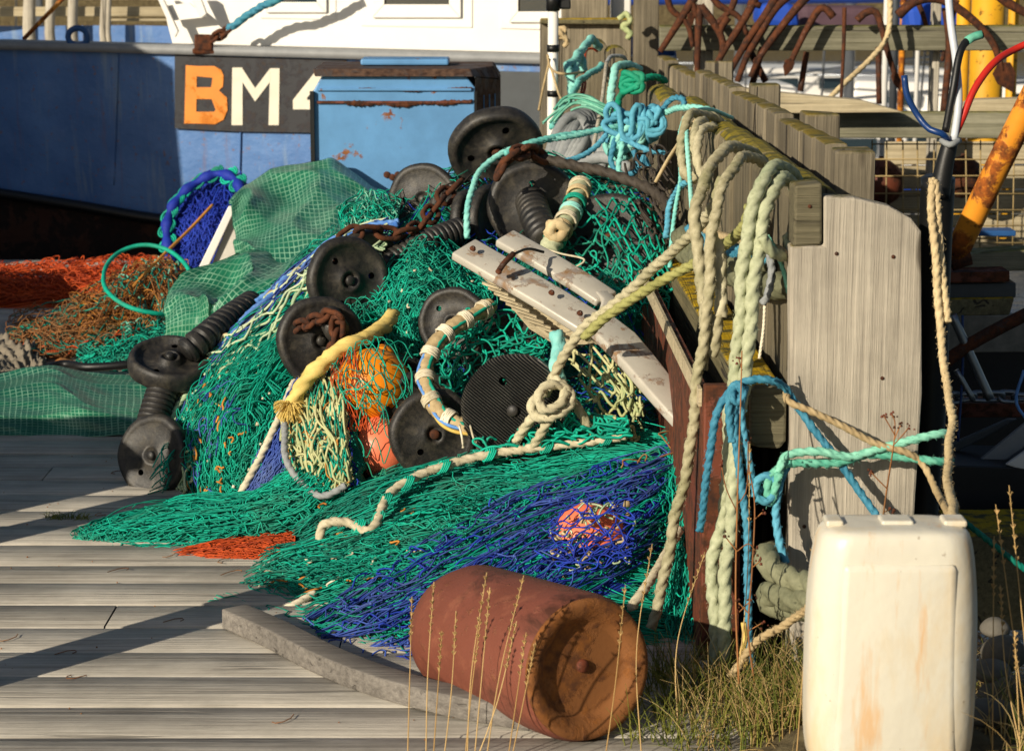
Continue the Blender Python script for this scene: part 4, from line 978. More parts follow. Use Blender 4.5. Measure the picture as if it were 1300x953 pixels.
n6, _ = net('green_net_tuft', 'small light teal net tuft lying on the tarpaulin behind the rusty chain', [
    [(428,268,7.35),(468,250,7.45),(508,262,7.4)], [(436,290,7.2),(470,280,7.25),(505,285,7.2)], [(440,315,7.1),(470,312,7.1),(505,308,7.1)]],
    [('teal', 24, 14, .0021, dict(off=0, rough=.012, amp=.9, wander=.1)), ('seagreen', 12, 12, .002, dict(off=.014, rough=.012, amp=1, wander=.12))], core=.02, coremat='teal2',
    tangles=[('teal', 110, .5, .002, dict(off=.012, lift=.02))])
n7, _ = net('open_mesh_net', 'open dark green diamond mesh stretched over a rubber disc beside the wall', [
    [(712,228,7.3),(765,222,7.22),(815,240,7.1),(838,275,7.0)], [(706,285,7.08),(768,270,6.92),(820,290,6.84),(850,315,6.82)], [(712,330,6.92),(770,325,6.74),(822,340,6.68),(850,365,6.64)], [(735,368,6.75),(775,378,6.6),(820,392,6.52),(845,405,6.5)]],
    [('teal', 11, 13, .0034, dict(off=.0, rough=.008, amp=.52, wander=.04, ppc=5, knot=.007)), ('teal2', 10, 12, .0032, dict(off=-.035, rough=.015, amp=.54, wander=.07, ppc=5, knot=.007))],
    tangles=[('teal', 40, .4, .003, dict(off=.01, lift=.02, v=(.55, 1)))])
n8, S8 = net('pale_coarse_net', 'yellowish coarse knotted net left of the orange float', [
    [(376,500,6.38),(408,478,6.32),(440,468,6.28)], [(368,540,6.3),(405,525,6.16),(442,520,6.12)], [(368,580,6.2),(405,575,6.06),(445,575,6.02)], [(388,612,6.1),(415,628,6.0),(450,612,5.98)]],
    [('olivecord', 13, 14, .0036, dict(off=.0, rough=.01, amp=.6, wander=.09, ppc=4, knot=.006)), ('olivecord', 10, 12, .0032, dict(off=.016, rough=.012, amp=.8, wander=.12, ppc=4, knot=.006)), ('teal', 12, 16, .0022, dict(off=.02, rough=.012, amp=.9, wander=.12)), ('dblue', 18, 20, .002, dict(off=-.02, rough=.01, amp=.6))],
    core=.04, coremat='teal2', tangles=[('olivecord', 90, .45, .0034, dict(off=.015, lift=.02)), ('ochre', 20, .2, .002, dict(off=.02, lift=.01))])
rope('edge_rope', [(372,497,6.3),(363,530,6.22),(363,570,6.11),(376,605,6.02),(404,628,5.95),(440,618,5.94)], .0095, 'greyrope', parent=n8, wob=.004)
def ball(r, c, name, mat, parent=None, **tags):
    V, q = lathe([(max(.001, math.sin(a)), -math.cos(a)) for a in np.linspace(0, math.pi, 22)] , 32); g = G(); g.add(V @ axis_mat((.3, -.2, 1)).T * r + c, q); return g.build(name, mat, parent, smooth=True, **tags)
fl1 = thing('orange_float', tuple(P(474, 492, 6.3)), 'orange plastic float wrapped in thin green netting', 'float')
ball(.105, P(474, 490, 6.24), 'shell', 'bfloat', fl1)
g = G(); V, q = lathe([(.02, 0), (.028, .01), (.02, .03), (.001, .032)], 18); g.add(V @ axis_mat((.3, -.2, 1)).T + P(474, 494, 6.3) + np.array((.03, -.02, .095)), q); g.build('lug', 'bfloat', fl1, smooth=True)
fl2 = thing('coral_float', tuple(P(482, 567, 6.08)), 'coral pink plastic float below the orange one, showing through open mesh', 'float')
ball(.088, P(484, 568, 6.17), 'shell', 'coral', fl2)
n9, _ = net('float_net', 'thin green and orange netting drawn over the two bright floats', [
    [(428,452,6.26),(470,430,6.22),(524,438,6.22)], [(420,490,6.18),(474,482,6.1),(522,488,6.13)], [(436,530,6.12),(480,528,6.06),(520,530,6.1)], [(440,575,6.07),(482,570,6.05),(515,578,6.07)], [(450,605,6.04),(482,605,6.03),(510,605,6.04)]],
    [('green', 6, 7, .0017, dict(off=.0, rough=.004, amp=.52, wander=.05, ppc=6, knot=.004)), ('teal', 6, 8, .0015, dict(off=.006, rough=.006, amp=.6, wander=.14, ppc=5, drop=.3, vmax=.5)), ('orange', 10, 10, .0015, dict(off=.004, rough=.008, amp=.9, wander=.14, umax=.35, vmax=.6, drop=.2))],
    tangles=[('teal', 26, .5, .0015, dict(off=.006, lift=.01, v=(0, .45), dirv=.1))])
yr = rope('yellow_rope', [(364,524,6.24),(376,500,6.22),(396,474,6.22),(424,450,6.24),(452,434,6.28),(482,418,6.4),(500,400,6.5)], .0215, 'yellow', 'thick pale yellow rope with a frayed end arching above the orange float', wob=.002)
g = G(); c = P(368, 512, 6.2); L = []
for k in range(150):
    d = unit(np.array((random.uniform(-1, .9), random.uniform(-.9, .3), random.uniform(-1, .3)))); e = np.array((0, 0, -.012)); L.append([c + d * .004, c + d * .018, c + d * .034 + e * .3, c + d * .045 + e])
multi(g, np.array(L), .0011); g.build('frayed_end', 'yellow', yr, smooth=True)
# front mound, blue net over it, right flank
n1, S1 = net('front_trawl_net', 'large teal trawl net covering the front of the heap, white lead line along it', [
    [(400,648,6.02),(500,592,6.08),(600,572,6.1),(700,556,6.05),(800,545,5.95),(885,560,5.85)],
    [(365,690,5.85),(470,648,5.82),(580,618,5.83),(690,606,5.78),(790,596,5.72),(890,620,5.7)],
    [(330,730,5.65),(440,710,5.56),(560,690,5.5),(680,680,5.48),(790,680,5.45),(893,700,5.45)],
    [(298,760,5.48),(400,770,5.36),(530,760,5.26),(670,750,5.22),(790,760,5.2),(897,770,5.25)],
    [(262,780,5.36),(372,826,5.1),(500,872,4.86),(660,876,4.84),(790,858,4.91),(900,856,4.93)]],
    [('teal', 190, 20, .0015, dict(off=0, rough=.004, amp=.5, wander=.03, ppc=6, jit=.05)), ('teal', 140, 18, .0015, dict(off=.008, rough=.005, amp=.6, wander=.06, drop=.15, ppc=6, jit=.06, rag=.15)), ('teal2', 60, 16, .0017, dict(off=.016, rough=.006, amp=.7, wander=.1, drop=.3, ppc=6, jit=.06, rag=.25)),
     ('teal2', 100, 60, .0016, dict(off=-.01, rough=.008, amp=.6, wander=.04)), ('teal', 40, 20, .0019, dict(off=.016, rough=.012, amp=.6, wander=.12, vmin=.3, umax=.6, drop=.1, ppc=6, knot=.0035, jit=.2)), ('teal2', 34, 16, .0019, dict(off=.026, rough=.014, amp=.6, wander=.16, vmin=.35, umax=.5, drop=.2, ppc=6, knot=.0035, jit=.2)),
     ('teal2', 40, 22, .0018, dict(off=.012, rough=.008, amp=.6, wander=.1, vmax=.35, umax=.5, ppc=6, knot=.003))],
    core=.022, coremat='teal2', cbump=.008, lump=(.016, 1.0, 4.5, 21), tangles=[('teal', 110, .5, .0015, dict(off=.014, lift=.012, dirv=-.02, curl=.12, M=30)), ('teal', 160, .12, .0015, dict(off=.015, lift=.016, u=(0, .55), v=(.2, 1))), ('ochre', 22, .05, .0028, dict(off=.02, lift=.006, u=(0, .35))), ('white', 20, .04, .003, dict(off=.02, lift=.006, u=(0, .35), v=(.5, 1)))])
rope('lead_line', [(406,692,5.67),(409,668,5.69),(425,662,5.68),(445,664,5.67),(465,674,5.63),(478,664,5.65),(487,640,5.71),(500,622,5.76),(530,604,5.8),(575,588,5.84),(625,576,5.86),(690,567,5.85),(750,560,5.82),(795,553,5.79)], .0118, 'white', parent=n1)
for a, b, Yd in ((455, 668, 5.645), (480, 657, 5.67), (489, 634, 5.72), (517, 612, 5.77), (563, 592, 5.82), (621, 577, 5.85), (694, 567, 5.84), (770, 557, 5.8)):
    g = G(); c = P(a, b, Yd); sweep(g, np.array([c + .0155 * np.array((.5 * math.cos(k), .6 * math.sin(k), math.sin(k + 1))) for k in np.linspace(0, 25, 70)]) + np.linspace(-.011, .011, 70)[:, None] * np.array((1, 0, .2)), .0024, 5); g.build('seizing', 'teal', n1, smooth=True)
rope('white_line_end', [(340,775,5.38),(365,771,5.33),(400,752,5.37)], .0085, 'white', parent=n1)
rope('foot_line', [(800,772,5.02),(820,745,5.08),(845,705,5.2),(862,672,5.3)], .0115, 'white', parent=n1)
# loops standing on the ridge
Sr = Surf([[(645,540,6.0),(680,532,5.98),(720,526,5.94),(795,536,5.86)], [(620,566,5.93),(670,556,5.9),(725,546,5.86),(800,550,5.8)], [(600,588,5.88),(660,574,5.86),(730,562,5.82),(805,558,5.78)]])
g = G(); netting(g, Sr, 7, 14, .0038, amp=.75, off=.012, rough=.02, seed=5, jit=.4, ppc=6, wander=.15); tangle(g, Sr, 60, .35, .0034, off=.01, seed=8, lift=.045, curl=1.6, M=20)
g.build('mesh_loops', 'teal', n1, smooth=True)
n2, S2 = net('blue_trawl_net', 'royal blue net spread in a fan over the front of the teal net', [
    [(868,566,5.8),(780,588,5.72),(680,620,5.67),(590,664,5.56),(500,715,5.44),(390,792,5.2)],
    [(874,600,5.7),(800,640,5.5),(700,680,5.38),(592,730,5.25),(492,780,5.14),(405,812,5.1)],
    [(872,650,5.6),(825,705,5.34),(735,756,5.14),(620,824,4.94),(525,860,4.88),(418,842,4.99)]],
    [('blue', 44, 22, .0018, dict(off=.0, rough=.01, amp=.6, wander=.12, drop=.35, ppc=5, jit=.3, rag=.15, vmin=.12)), ('dblue', 34, 20, .0019, dict(off=.01, rough=.009, amp=.6, wander=.16, drop=.5, ppc=5, jit=.35, rag=.3)), ('dblue', 34, 20, .0018, dict(off=.002, rough=.008, amp=.7, wander=.12, umax=.4, drop=.2, ppc=5, rag=.3)),
     ('teal', 60, 24, .0016, dict(off=.003, rough=.01, amp=.8, wander=.14, ppc=4)), ('blue', 20, 18, .002, dict(off=.016, rough=.01, amp=.6, wander=.2, vmax=.6, drop=.3, knot=.004, ppc=5, jit=.4)), ('blue', 16, 16, .002, dict(off=.016, rough=.01, amp=.7, wander=.2, vmin=.5, umin=.4, drop=.3, knot=.004, ppc=5, jit=.4))],
    lump=(.016, 1.2, 4, 31), core=.03, coremat='dblue', cbump=.01, tangles=[('blue', 60, .3, .002, dict(off=.012, lift=.01, dirv=.0, curl=.3)), ('dblue', 40, .08, .0022, dict(off=.015, lift=.02)), ('teal', 60, .12, .0018, dict(off=.006, lift=.008)), ('brownnet', 6, .15, .002, dict(off=.03, lift=.02, u=(0, .15), v=(0, .4)))])
fl3 = thing('caught_float', tuple(P(752, 688, 5.42)), 'reddish float and pale knots showing through the blue net', 'float')
ball(.1, P(748, 690, 5.425), 'shell', 'coral', fl3)
g = G(); Sb = Surf([[(698,668,5.33),(745,636,5.36),(805,636,5.34)], [(700,700,5.26),(750,680,5.265),(806,675,5.27)], [(712,732,5.22),(755,724,5.22),(800,714,5.24)]]); tangle(g, Sb, 20, .2, .0034, off=-.012, seed=3, lift=.015, curl=1.0); blobs(g, Sb(RNG.rand(20), RNG.rand(20)) + np.array((0, .012, 0)), .009); g.build('knots', 'tan', fl3, smooth=True)
g = G(); tangle(g, Sb, 16, .3, .0026, off=-.01, seed=13, lift=.015, curl=1.2); g.build('cord_ends', 'palegreen', fl3, smooth=True)
g = G(); netting(g, Sb, 11, 6, .0019, amp=.55, off=.006, rough=.006, seed=44, jit=.2, ppc=6, wander=.12); netting(g, Sb, 8, 5, .0019, amp=.7, off=.012, rough=.008, seed=45, jit=.3, ppc=6, wander=.2); g.build('netting', 'dblue', n2, smooth=True)
n11, _ = net('hanging_net', 'dark teal net hanging down between the heap and the rusty sheeting', [
    [(836,585,5.74),(846,680,5.42),(836,760,5.22),(828,842,5.0)], [(870,568,5.66),(876,670,5.34),(866,770,5.14),(860,852,4.97)], [(905,575,5.55),(905,680,5.3),(900,780,5.1),(896,862,4.96)]],
    [('teal2', 30, 30, .002, dict(off=0, rough=.008, amp=.6, wander=.06)), ('teal', 24, 26, .002, dict(off=.012, rough=.01, amp=.8, wander=.08, drop=.2))], core=.02, coremat='teal2', tangles=[('teal', 120, .14, .0019, dict(off=.014, lift=.015, dirv=.1))])
n10, _ = net('olive_mesh_pocket', 'olive knotted coarse mesh pocket under the metal frame beside the wall', [
    [(712,438,6.14),(765,440,6.05),(806,462,5.98)], [(735,480,6.0),(785,490,5.92),(816,505,5.9)], [(745,520,5.94),(790,530,5.88),(815,545,5.86)], [(748,556,5.9),(785,560,5.86),(806,570,5.84)]],
    [('olivecord', 8, 8, .0042, dict(off=0, rough=.01, amp=.52, wander=.05, ppc=5, knot=.008)), ('olivecord', 7, 7, .0036, dict(off=-.04, rough=.02, amp=.54, wander=.08, ppc=5, knot=.007))],
    tangles=[('olivecord', 12, .4, .0035, dict(off=.01, lift=.02))])
n17, _ = net('bow_netting', 'teal strings and loose mesh hanging inside the wrapped rope bow', [
    [(596,395,6.35),(640,400,6.34),(700,420,6.3)], [(560,440,6.28),(620,450,6.26),(690,450,6.22)], [(560,490,6.22),(600,500,6.2),(650,500,6.16)]],
    [('teal', 10, 10, .003, dict(off=0, rough=.012, amp=.7, wander=.1, ppc=5)), ('teal2', 14, 12, .0024, dict(off=-.03, rough=.012, amp=.7, wander=.1))],
    tangles=[('teal', 50, .5, .003, dict(off=.0, lift=.04, curl=1.3, M=20))])
# net fragments round the foot
n15, _ = net('orange_net_scrap', 'flat orange net scrap on the deck between the tail and the front net', [
    [(205,704,5.86),(285,686,5.93),(375,676,5.95)], [(210,712,5.8),(290,700,5.8),(375,695,5.8)], [(240,719,5.77),(300,723,5.74),(375,722,5.75)]],
    [('orange', 40, 26, .0017, dict(off=.002, rough=.003, amp=.6, wander=.06)), ('orange', 36, 22, .0017, dict(off=.008, rough=.004, amp=.9, wander=.08))], tangles=[('orange', 160, .25, .0016, dict(off=.006, lift=.008, dirv=.0, curl=.5))])
no, _ = net('orange_net', 'long orange net lying across the far deck boards', [
    [(-90,345,10.8),(40,345,10.75),(140,338,10.8),(215,335,10.7)], [(-90,362,10.05),(40,360,10.05),(140,360,10.0),(220,362,10.0)], [(-90,388,9.84),(40,388,9.84),(140,386,9.88),(215,388,9.84)]],
    [('orange', 46, 30, .0028, dict(off=.01, rough=.02, amp=.8, wander=.08)), ('orange', 40, 26, .0028, dict(off=.03, rough=.02, amp=1, wander=.12, drop=.2))], core=.01, coremat='orange', cbump=.02,
    tangles=[('orange', 420, .16, .0026, dict(off=.02, lift=.05, curl=1.0))])
nb, _ = net('brown_net_heap', 'brown and ochre net heap on the deck below the teal hoop', [
    [(20,405,9.4),(100,385,9.55),(190,340,9.95),(240,345,9.8)], [(10,425,9.0),(110,402,9.0),(192,368,9.25),(240,385,9.05)], [(20,445,8.75),(110,435,8.75),(190,415,8.9),(235,425,8.8)], [(40,458,8.55),(120,455,8.58),(190,445,8.68),(230,445,8.68)]],
    [('brownnet', 60, 26, .0022, dict(off=0, rough=.02, amp=.9, wander=.1)), ('ochre', 20, 22, .002, dict(off=.02, rough=.02, amp=1, wander=.12, vmax=.6, umin=.3)), ('teal2', 16, 22, .0028, dict(off=.03, rough=.02, amp=.9, wander=.16, drop=.3))], core=.02, coremat='brownnet', cbump=.03,
    tangles=[('ochre', 110, .18, .002, dict(off=.02, lift=.03, u=(.5, 1))), ('brownnet', 420, .18, .002, dict(off=.02, lift=.04)), ('seagreen', 50, .06, .003, dict(off=.04, lift=.02, u=(.5, 1))), ('orange', 60, .2, .0026, dict(off=.02, lift=.02, v=(.7, 1), dirv=.1))])
nt2, _ = net('teal_net_pile', 'small teal net pile between the brown net heap and the flat tarpaulin', [
    [(105,428,8.95),(160,412,9.05),(222,392,9.15)], [(100,445,8.62),(160,436,8.62),(222,425,8.65)], [(96,468,8.38),(160,468,8.36),(222,468,8.36)]],
    [('teal', 34, 22, .0026, dict(off=0, rough=.012, amp=.8, wander=.08)), ('teal2', 30, 20, .0026, dict(off=.012, rough=.012, amp=.9, wander=.1))], core=.015, coremat='teal2', tangles=[('teal', 160, .25, .0025, dict(off=.01, lift=.02, dirv=.1))])
nbag, _ = net('blue_net_bag', 'deep blue net bundle with a teal bound rim in front of the hull', [
    [(224,262,10.2),(262,226,10.3),(308,222,10.2)], [(214,300,10.0),(262,275,9.9),(318,265,9.9)], [(216,335,10.0),(265,325,9.85),(322,320,9.85)], [(222,362,10.1),(270,362,9.9),(325,362,9.9)]],
    [('dblue', 40, 26, .003, dict(off=0, rough=.012, amp=.8, wander=.06)), ('dblue', 34, 22, .003, dict(off=.016, rough=.012, amp=1, wander=.1))], core=.02, coremat='dblue', cbump=.02, cthick=.2, tangles=[('dblue', 120, .3, .003, dict(off=.01, lift=.03))])
g = G(); p = spline([P(*q) for q in [(213,318,9.88),(212,285,9.95),(222,258,10.02),(245,235,10.08),(275,221,10.1),(298,228,10.05),(308,250,9.95)]], step=.008); rr = .022 * (1 + .25 * np.sin(np.arange(len(p)) * .5)); sweep(g, p, rr, 8)
g.build('rim_rope', 'dblue', nbag, smooth=True)
g = G()
for k in range(4, len(p) - 4, 9):
    c = p[k]; sweep(g, np.array([c + .027 * np.array((math.cos(a), .5 * math.sin(a), math.sin(a + .4))) for a in np.linspace(0, 20, 50)]) + np.linspace(-.01, .01, 50)[:, None], .005, 5)
g.build('rim_binding', 'teal', nbag, smooth=True)
# tarpaulins
def tarp(label, grid, uv, name='tarpaulin', nu=150, nv=120, bumps=.015, seed=3, f=5, lump=.03):
    S = Surf(grid); S.lump = folds(lump, 2.3, 2.3, seed + 40); c = S(np.array(.5), np.array(.95)).reshape(3); root = thing(name, (float(c[0]), float(c[1]), 0), label, 'tarpaulin')
    g = G(); sheet(g, S, nu, nv, bumps=bumps, seed=seed, thick=.002, uv=uv, f=f); g.build('cloth', 'tarp', root, smooth=True); return root
tarp('crumpled green gridded tarpaulin piled in front of the pale blue locker', [
    [(296,262,9.0),(318,228,9.2),(378,213,9.3),(440,216,9.2),(500,238,9.0),(560,262,8.8)], [(297,290,8.7),(330,262,8.7),(383,255,8.75),(445,262,8.6),(505,285,8.4),(560,300,8.2)], [(300,322,8.35),(330,322,8.2),(390,320,8.0),(450,320,7.8),(510,325,7.7),(560,340,7.6)], [(304,400,8.1),(340,400,7.8),(400,420,7.4),(460,420,7.3),(510,400,7.3),(560,400,7.3)]], (.95, .75), bumps=.01, seed=4, lump=.035)
tarp('folded green gridded tarpaulin dropping beside the ribbed rubber spacer', [
    [(300,322,8.12),(345,316,8.15),(400,322,8.0),(445,328,7.8)], [(228,362,7.95),(290,347,7.85),(360,350,7.62),(430,368,7.4)], [(210,392,7.75),(262,372,7.62),(300,392,7.42),(340,410,7.25)], [(212,425,7.62),(258,400,7.45),(272,430,7.42),(330,440,7.12)], [(206,478,7.72),(248,478,7.55),(278,485,7.4),(340,510,7.05)]], (.66, .62), seed=8, bumps=.01)
tarp('green gridded tarpaulin lying flat on the deck at the left edge', [
    [(-110,482,8.15),(-20,478,8.15),(60,462,8.2),(130,468,8.15),(215,478,8.0)], [(-110,505,7.6),(-20,498,7.6),(60,484,7.7),(120,498,7.6),(215,500,7.6)], [(-110,535,7.36),(-20,524,7.34),(60,520,7.36),(120,524,7.32),(215,524,7.36)], [(-110,553,7.24),(-20,553,7.24),(60,553,7.24),(120,555,7.22),(215,552,7.25)]], (.85, .6), seed=12, bumps=.008, f=4, lump=.014)
MAT['sack'] = plain('sack_cloth', '#8c8271', .9, vary=.5, scale=14)
g = G(); S = Surf([[(-40,438,8.9),(20,430,9.0),(58,436,8.95)], [(-40,450,8.6),(20,444,8.6),(60,452,8.6)], [(-40,474,8.33),(20,476,8.31),(55,470,8.36)]]); sheet(g, S, 50, 40, bumps=.03, thick=.003, f=9); g.build('cloth_sack', 'sack', None, smooth=True, label='crumpled off white cloth sack at the left edge beside the brown nets', cat='sack')
rope('rubber_hose', [(-20,480,8.2),(40,472,8.25),(80,462,8.35),(110,466,8.28),(160,463,8.28),(190,458,8.32)], .016, 'dark', 'black rubber hose lying along the back of the flat tarpaulin', 'hose', laid=False)
rope('teal_hoop', [(244,399,8.9),(200,398,8.75),(160,388,8.75),(134,366,8.9),(134,340,9.1),(152,320,9.25),(182,311,9.3),(212,317,9.28),(234,334,9.2),(246,356,9.1)], .009, 'teal', 'stiff teal hoop standing on the brown net heap', 'hoop', laid=False)
rope('thin_stick', [(112,428,8.8),(150,385,9.1),(196,335,9.4),(240,292,9.7),(270,260,9.85)], .0065, 'ochre', 'thin rusty brown rod leaning past the blue net bundle', 'rod', laid=False)
wbx = thing('white_crate', tuple(P(275, 340, 9.2) * (1, 1, 0)), 'white plastic crate corner jutting out from behind the tarpaulin', 'crate')
g = G(); g.prism([P(a, b, 9.25) for a, b in ((290,262),(300,262),(258,352),(246,352))], (.0, .03, 0)); g.build('crate_edge', 'whitep', wbx, bevel=.003)
g = G(); g.prism([P(a, b, 9.28) for a, b in ((298,264),(345,262),(345,352),(262,352))], (.0, .25, 0)); g.build('crate_side', 'whitep2', wbx, bevel=.003)
# ------------------------------------------------------------------ rubber bobbins
def make_disc_mesh(rib=False, angs=(.3, 2.4, 4.5), dish=.10, hr=.55):
    V, q = lathe([(.001, .10), (.16, .10), (.18, .15), (.26, .15), (.29, dish), (.76, dish), (.80, .145), (.86, .165), (.94, .15), (.985, .09), (1, 0), (.985, -.09), (.94, -.15), (.86, -.165), (.80, -.145), (.76, -.10), (.29, -.10), (.26, -.15), (.18, -.15), (.16, -.10), (.001, -.10)], 64)
    g = G()
    if rib: V, q = lathe([(.001, .13), (.8, .13), (.9, .12), (.97, .08), (1, 0), (.97, -.08), (.9, -.12), (.001, -.13)], 64)
    g.add(V, q); o = g.build('disc', 'rubber', None, smooth=True)
    c = G()
    for a in (angs if not rib else (1.0,)):
        W, qq = lathe([(.001, -.5), (.075, -.5), (.075, .5), (.001, .5)], 16); c.add(W + np.array((hr * math.cos(a), hr * math.sin(a), 0)), qq)
    co = c.build('cutter', 'rubber'); m = o.modifiers.new('b', 'BOOLEAN'); m.object = co; m.solver = 'EXACT'
    dg = bpy.context.evaluated_depsgraph_get(); me = bpy.data.meshes.new_from_object(o.evaluated_get(dg))
    bpy.data.objects.remove(o); bpy.data.objects.remove(co)
    me.polygons.foreach_set('use_smooth', np.ones(len(me.polygons), bool))
    for vtx in me.vertices:
        a_ = math.atan2(vtx.co.y, vtx.co.x); k_ = 1 + .012 * math.sin(3 * a_ + 1) + .008 * math.sin(7 * a_) + random.uniform(-.003, .003); vtx.co.x *= k_; vtx.co.y *= k_; vtx.co.z += .02 * math.sin(2 * a_ + .5)
    return me
DISCS = [make_disc_mesh(), make_disc_mesh(angs=(1.2,), dish=.13, hr=.5), make_disc_mesh(angs=(.8, 3.6), dish=.07, hr=.62)]; RIBD = make_disc_mesh(True)
t = NT('ribbed_rubber'); tcn = t.coord((1, 1, 1)); wv = t.n('ShaderNodeTexWave'); wv.inputs['Scale'].default_value = 6.5; t.l(tcn, wv.inputs['Vector'])
t.col(t.mix(t.math('MULTIPLY', wv.outputs['Fac'], t.noise(t.coord(), 3, 5)), rgb('#121213'), rgb('#928e84'))); t.rough(.45, .5); t.bump(wv.outputs['Fac'], 1, .05)
RIBD.materials.clear(); RIBD.materials.append(t.m)
def bobbin(px, py, Y, r, axis, label, spin=0, mesh=None, thick=1.0):
    c = P(px, py, Y); root = thing('rubber_bobbin', tuple(c), label, 'rubber bobbin', 'rubber bobbins heaped on the nets')
    M = Matrix(axis_mat(axis).tolist()).to_4x4() @ Matrix.Rotation(spin, 4, 'Z') @ Matrix.Diagonal((r, r, r * thick, 1))
    o = bpy.data.objects.new('disc', mesh or DISCS[int(px * 7 + py * 3) % 3]); COL.objects.link(o); o.parent = root; o.matrix_basis = M
    g = G(); V, q = lathe([(.001, .2), (.09, .2), (.11, .17), (.11, -.17), (.09, -.2), (.001, -.2)], 20)
    g.add((V * (r, r, r * thick)) @ axis_mat(axis).T + c, q); g.build('hub', 'darkrust' if (px + py) % 4 < 1 else 'rubber', root, smooth=True)
    return root
bobbin(630, 190, 7.6, .158, (.12, -.86, -.42), 'largest black rubber bobbin, tipped forward at the top of the heap', 1, thick=1.25)
bobbin(676, 262, 7.15, .142, (.1, -1, .12), 'black bobbin with a ribbed rubber sleeve sticking out toward the front, below the largest one', .4)
bobbin(538, 253, 7.5, .119, (-.25, -1, .15), 'bobbin with a rusty chain across it, left of the largest one', 2)
bobbin(594, 282, 7.25, .105, (.93, -.4, .05), 'narrow bobbin seen almost edge on under the hanging aqua rope', .2)
bobbin(622, 280, 7.25, .115, (.9, -.5, .12), 'bobbin seen edge on, pressed against the one with the ribbed sleeve', .9)
bobbin(466, 345, 6.92, .128, (.62, -.78, .1), 'upper one of the close pair left of the ribbed sleeve under the chain', .9)
bobbin(441, 356, 6.74, .132, (.5, -.85, .12), 'front one of the close pair of bobbins above the chained disc', 1.9)
bobbin(406, 432, 6.5, .128, (.35, -.93, .08), 'bobbin with rusty chain links hanging over it, above the yellow rope', .1)
bobbin(215, 462, 6.78, .124, (.12, -.36, .92), 'bobbin lying nearly flat at the far left of the heap', .4, thick=1.5)
bobbin(196, 578, 6.56, .122, (-.45, -.86, .22), 'lowest left bobbin standing on the deck boards', 3)
bobbin(576, 410, 6.48, .104, (-.25, -1, .2), 'bobbin with one open hole, right of the bright green mesh bunch', 2.1)
bobbin(512, 498, 6.3, .1, (.3, -.92, .1), 'bobbin mostly hidden behind the stacked pair beside the coral float', 1)
bobbin(534, 524, 6.2, .118, (.3, -.93, .12), 'rear one of the stacked pair beside the coral float', 2)
bobbin(550, 550, 6.07, .122, (.25, -.95, .05), 'front one of the stacked pair beside the coral float', 2.8)
bobbin(654, 520, 5.92, .148, (-.28, -.95, .1), 'finely grooved black bobbin right of the wrapped rope bow', .95, mesh=RIBD)
bobbin(640, 590, 5.98, .09, (-.3, -.9, .1), 'bobbin edge just showing under the finely grooved one', 1)
bobbin(640, 450, 6.35, .12, (.2, -.9, .4), 'bobbin lying behind the grooved one, under the cream plate', 1)
bobbin(775, 305, 7.0, .15, (-.2, -.85, .4), 'bobbin covered by the open green diamond mesh near the wall', 2)
bobbin(818, 345, 6.85, .1, (-.5, -.8, .2), 'smaller bobbin under the open mesh, closest to the wall', 2)
def sleeve(pts, r, label, name='ribbed_sleeve', n=11):
    root = thing(name, tuple(P(*pts[0])), label, 'rubber sleeve', 'ribbed rubber sleeves between the bobbins')
    p = spline(PP(pts), n=n * 10 + 1); k = np.arange(len(p)); ph = (k % 10) / 10
    rr = r * np.where(ph < .22, .74, 1 - .06 * np.abs(ph - .6)); rr[-1] = r * .5
    g = G(); sweep(g, p, rr, 24); g.build('rings', 'rubber', root, smooth=False); return root
sleeve([(673, 254, 7.15), (682, 280, 6.98), (694, 306, 6.86)], .05, 'ribbed rubber sleeve pointing down at the metal frame', n=9)
sleeve([(556, 258, 7.48), (586, 262, 7.4)], .046, 'short ribbed sleeve stub behind the upper chain', n=4)
sleeve([(486, 340, 6.92), (520, 320, 6.98), (552, 304, 7.04), (585, 292, 7.1)], .042, 'long ribbed sleeve lying between the chained disc pair and the edge on bobbins', n=16)
sleeve([(235, 448, 6.78), (258, 430, 6.82), (290, 405, 6.95), (320, 385, 7.1)], .043, 'ribbed sleeve running up from the flat bobbin under the tarpaulin fold', n=14)
sleeve([(210, 486, 6.73), (200, 515, 6.68), (190, 548, 6.63)], .048, 'ribbed sleeve dropping from the flat bobbin to the one on the deck', n=10)
sleeve([(418, 402, 6.5), (428, 420, 6.36)], .036, 'small ribbed sleeve wrapped by hanging chain links', n=5)
chain('rusty_chain', [(372,478-60,6.5),(395,408,6.42),(418,400,6.34),(428,405,6.33),(427,430,6.34),(424,452,6.36),(420,470,6.38)], .06, .036, .0085, 'rust', 'rusty chain hanging over the bobbin above the yellow rope')
chain('rusty_chain', [(413,332,6.75),(430,312,6.85),(455,294,6.9),(490,296,6.95),(520,296,7.0),(538,284,7.1),(552,265,7.2),(566,248,7.28),(578,236,7.34)], .085, .048, .0085, 'rust', 'long rusty chain slung across the bobbins from the pair up to the top')
chain('rusty_chain', [(632,222,7.0),(640,208,6.98),(655,196,7.0),(672,192,7.06),(690,200,7.1)], .07, .04, .01, 'rust', 'short rusty chain over the rim of the top bobbins')
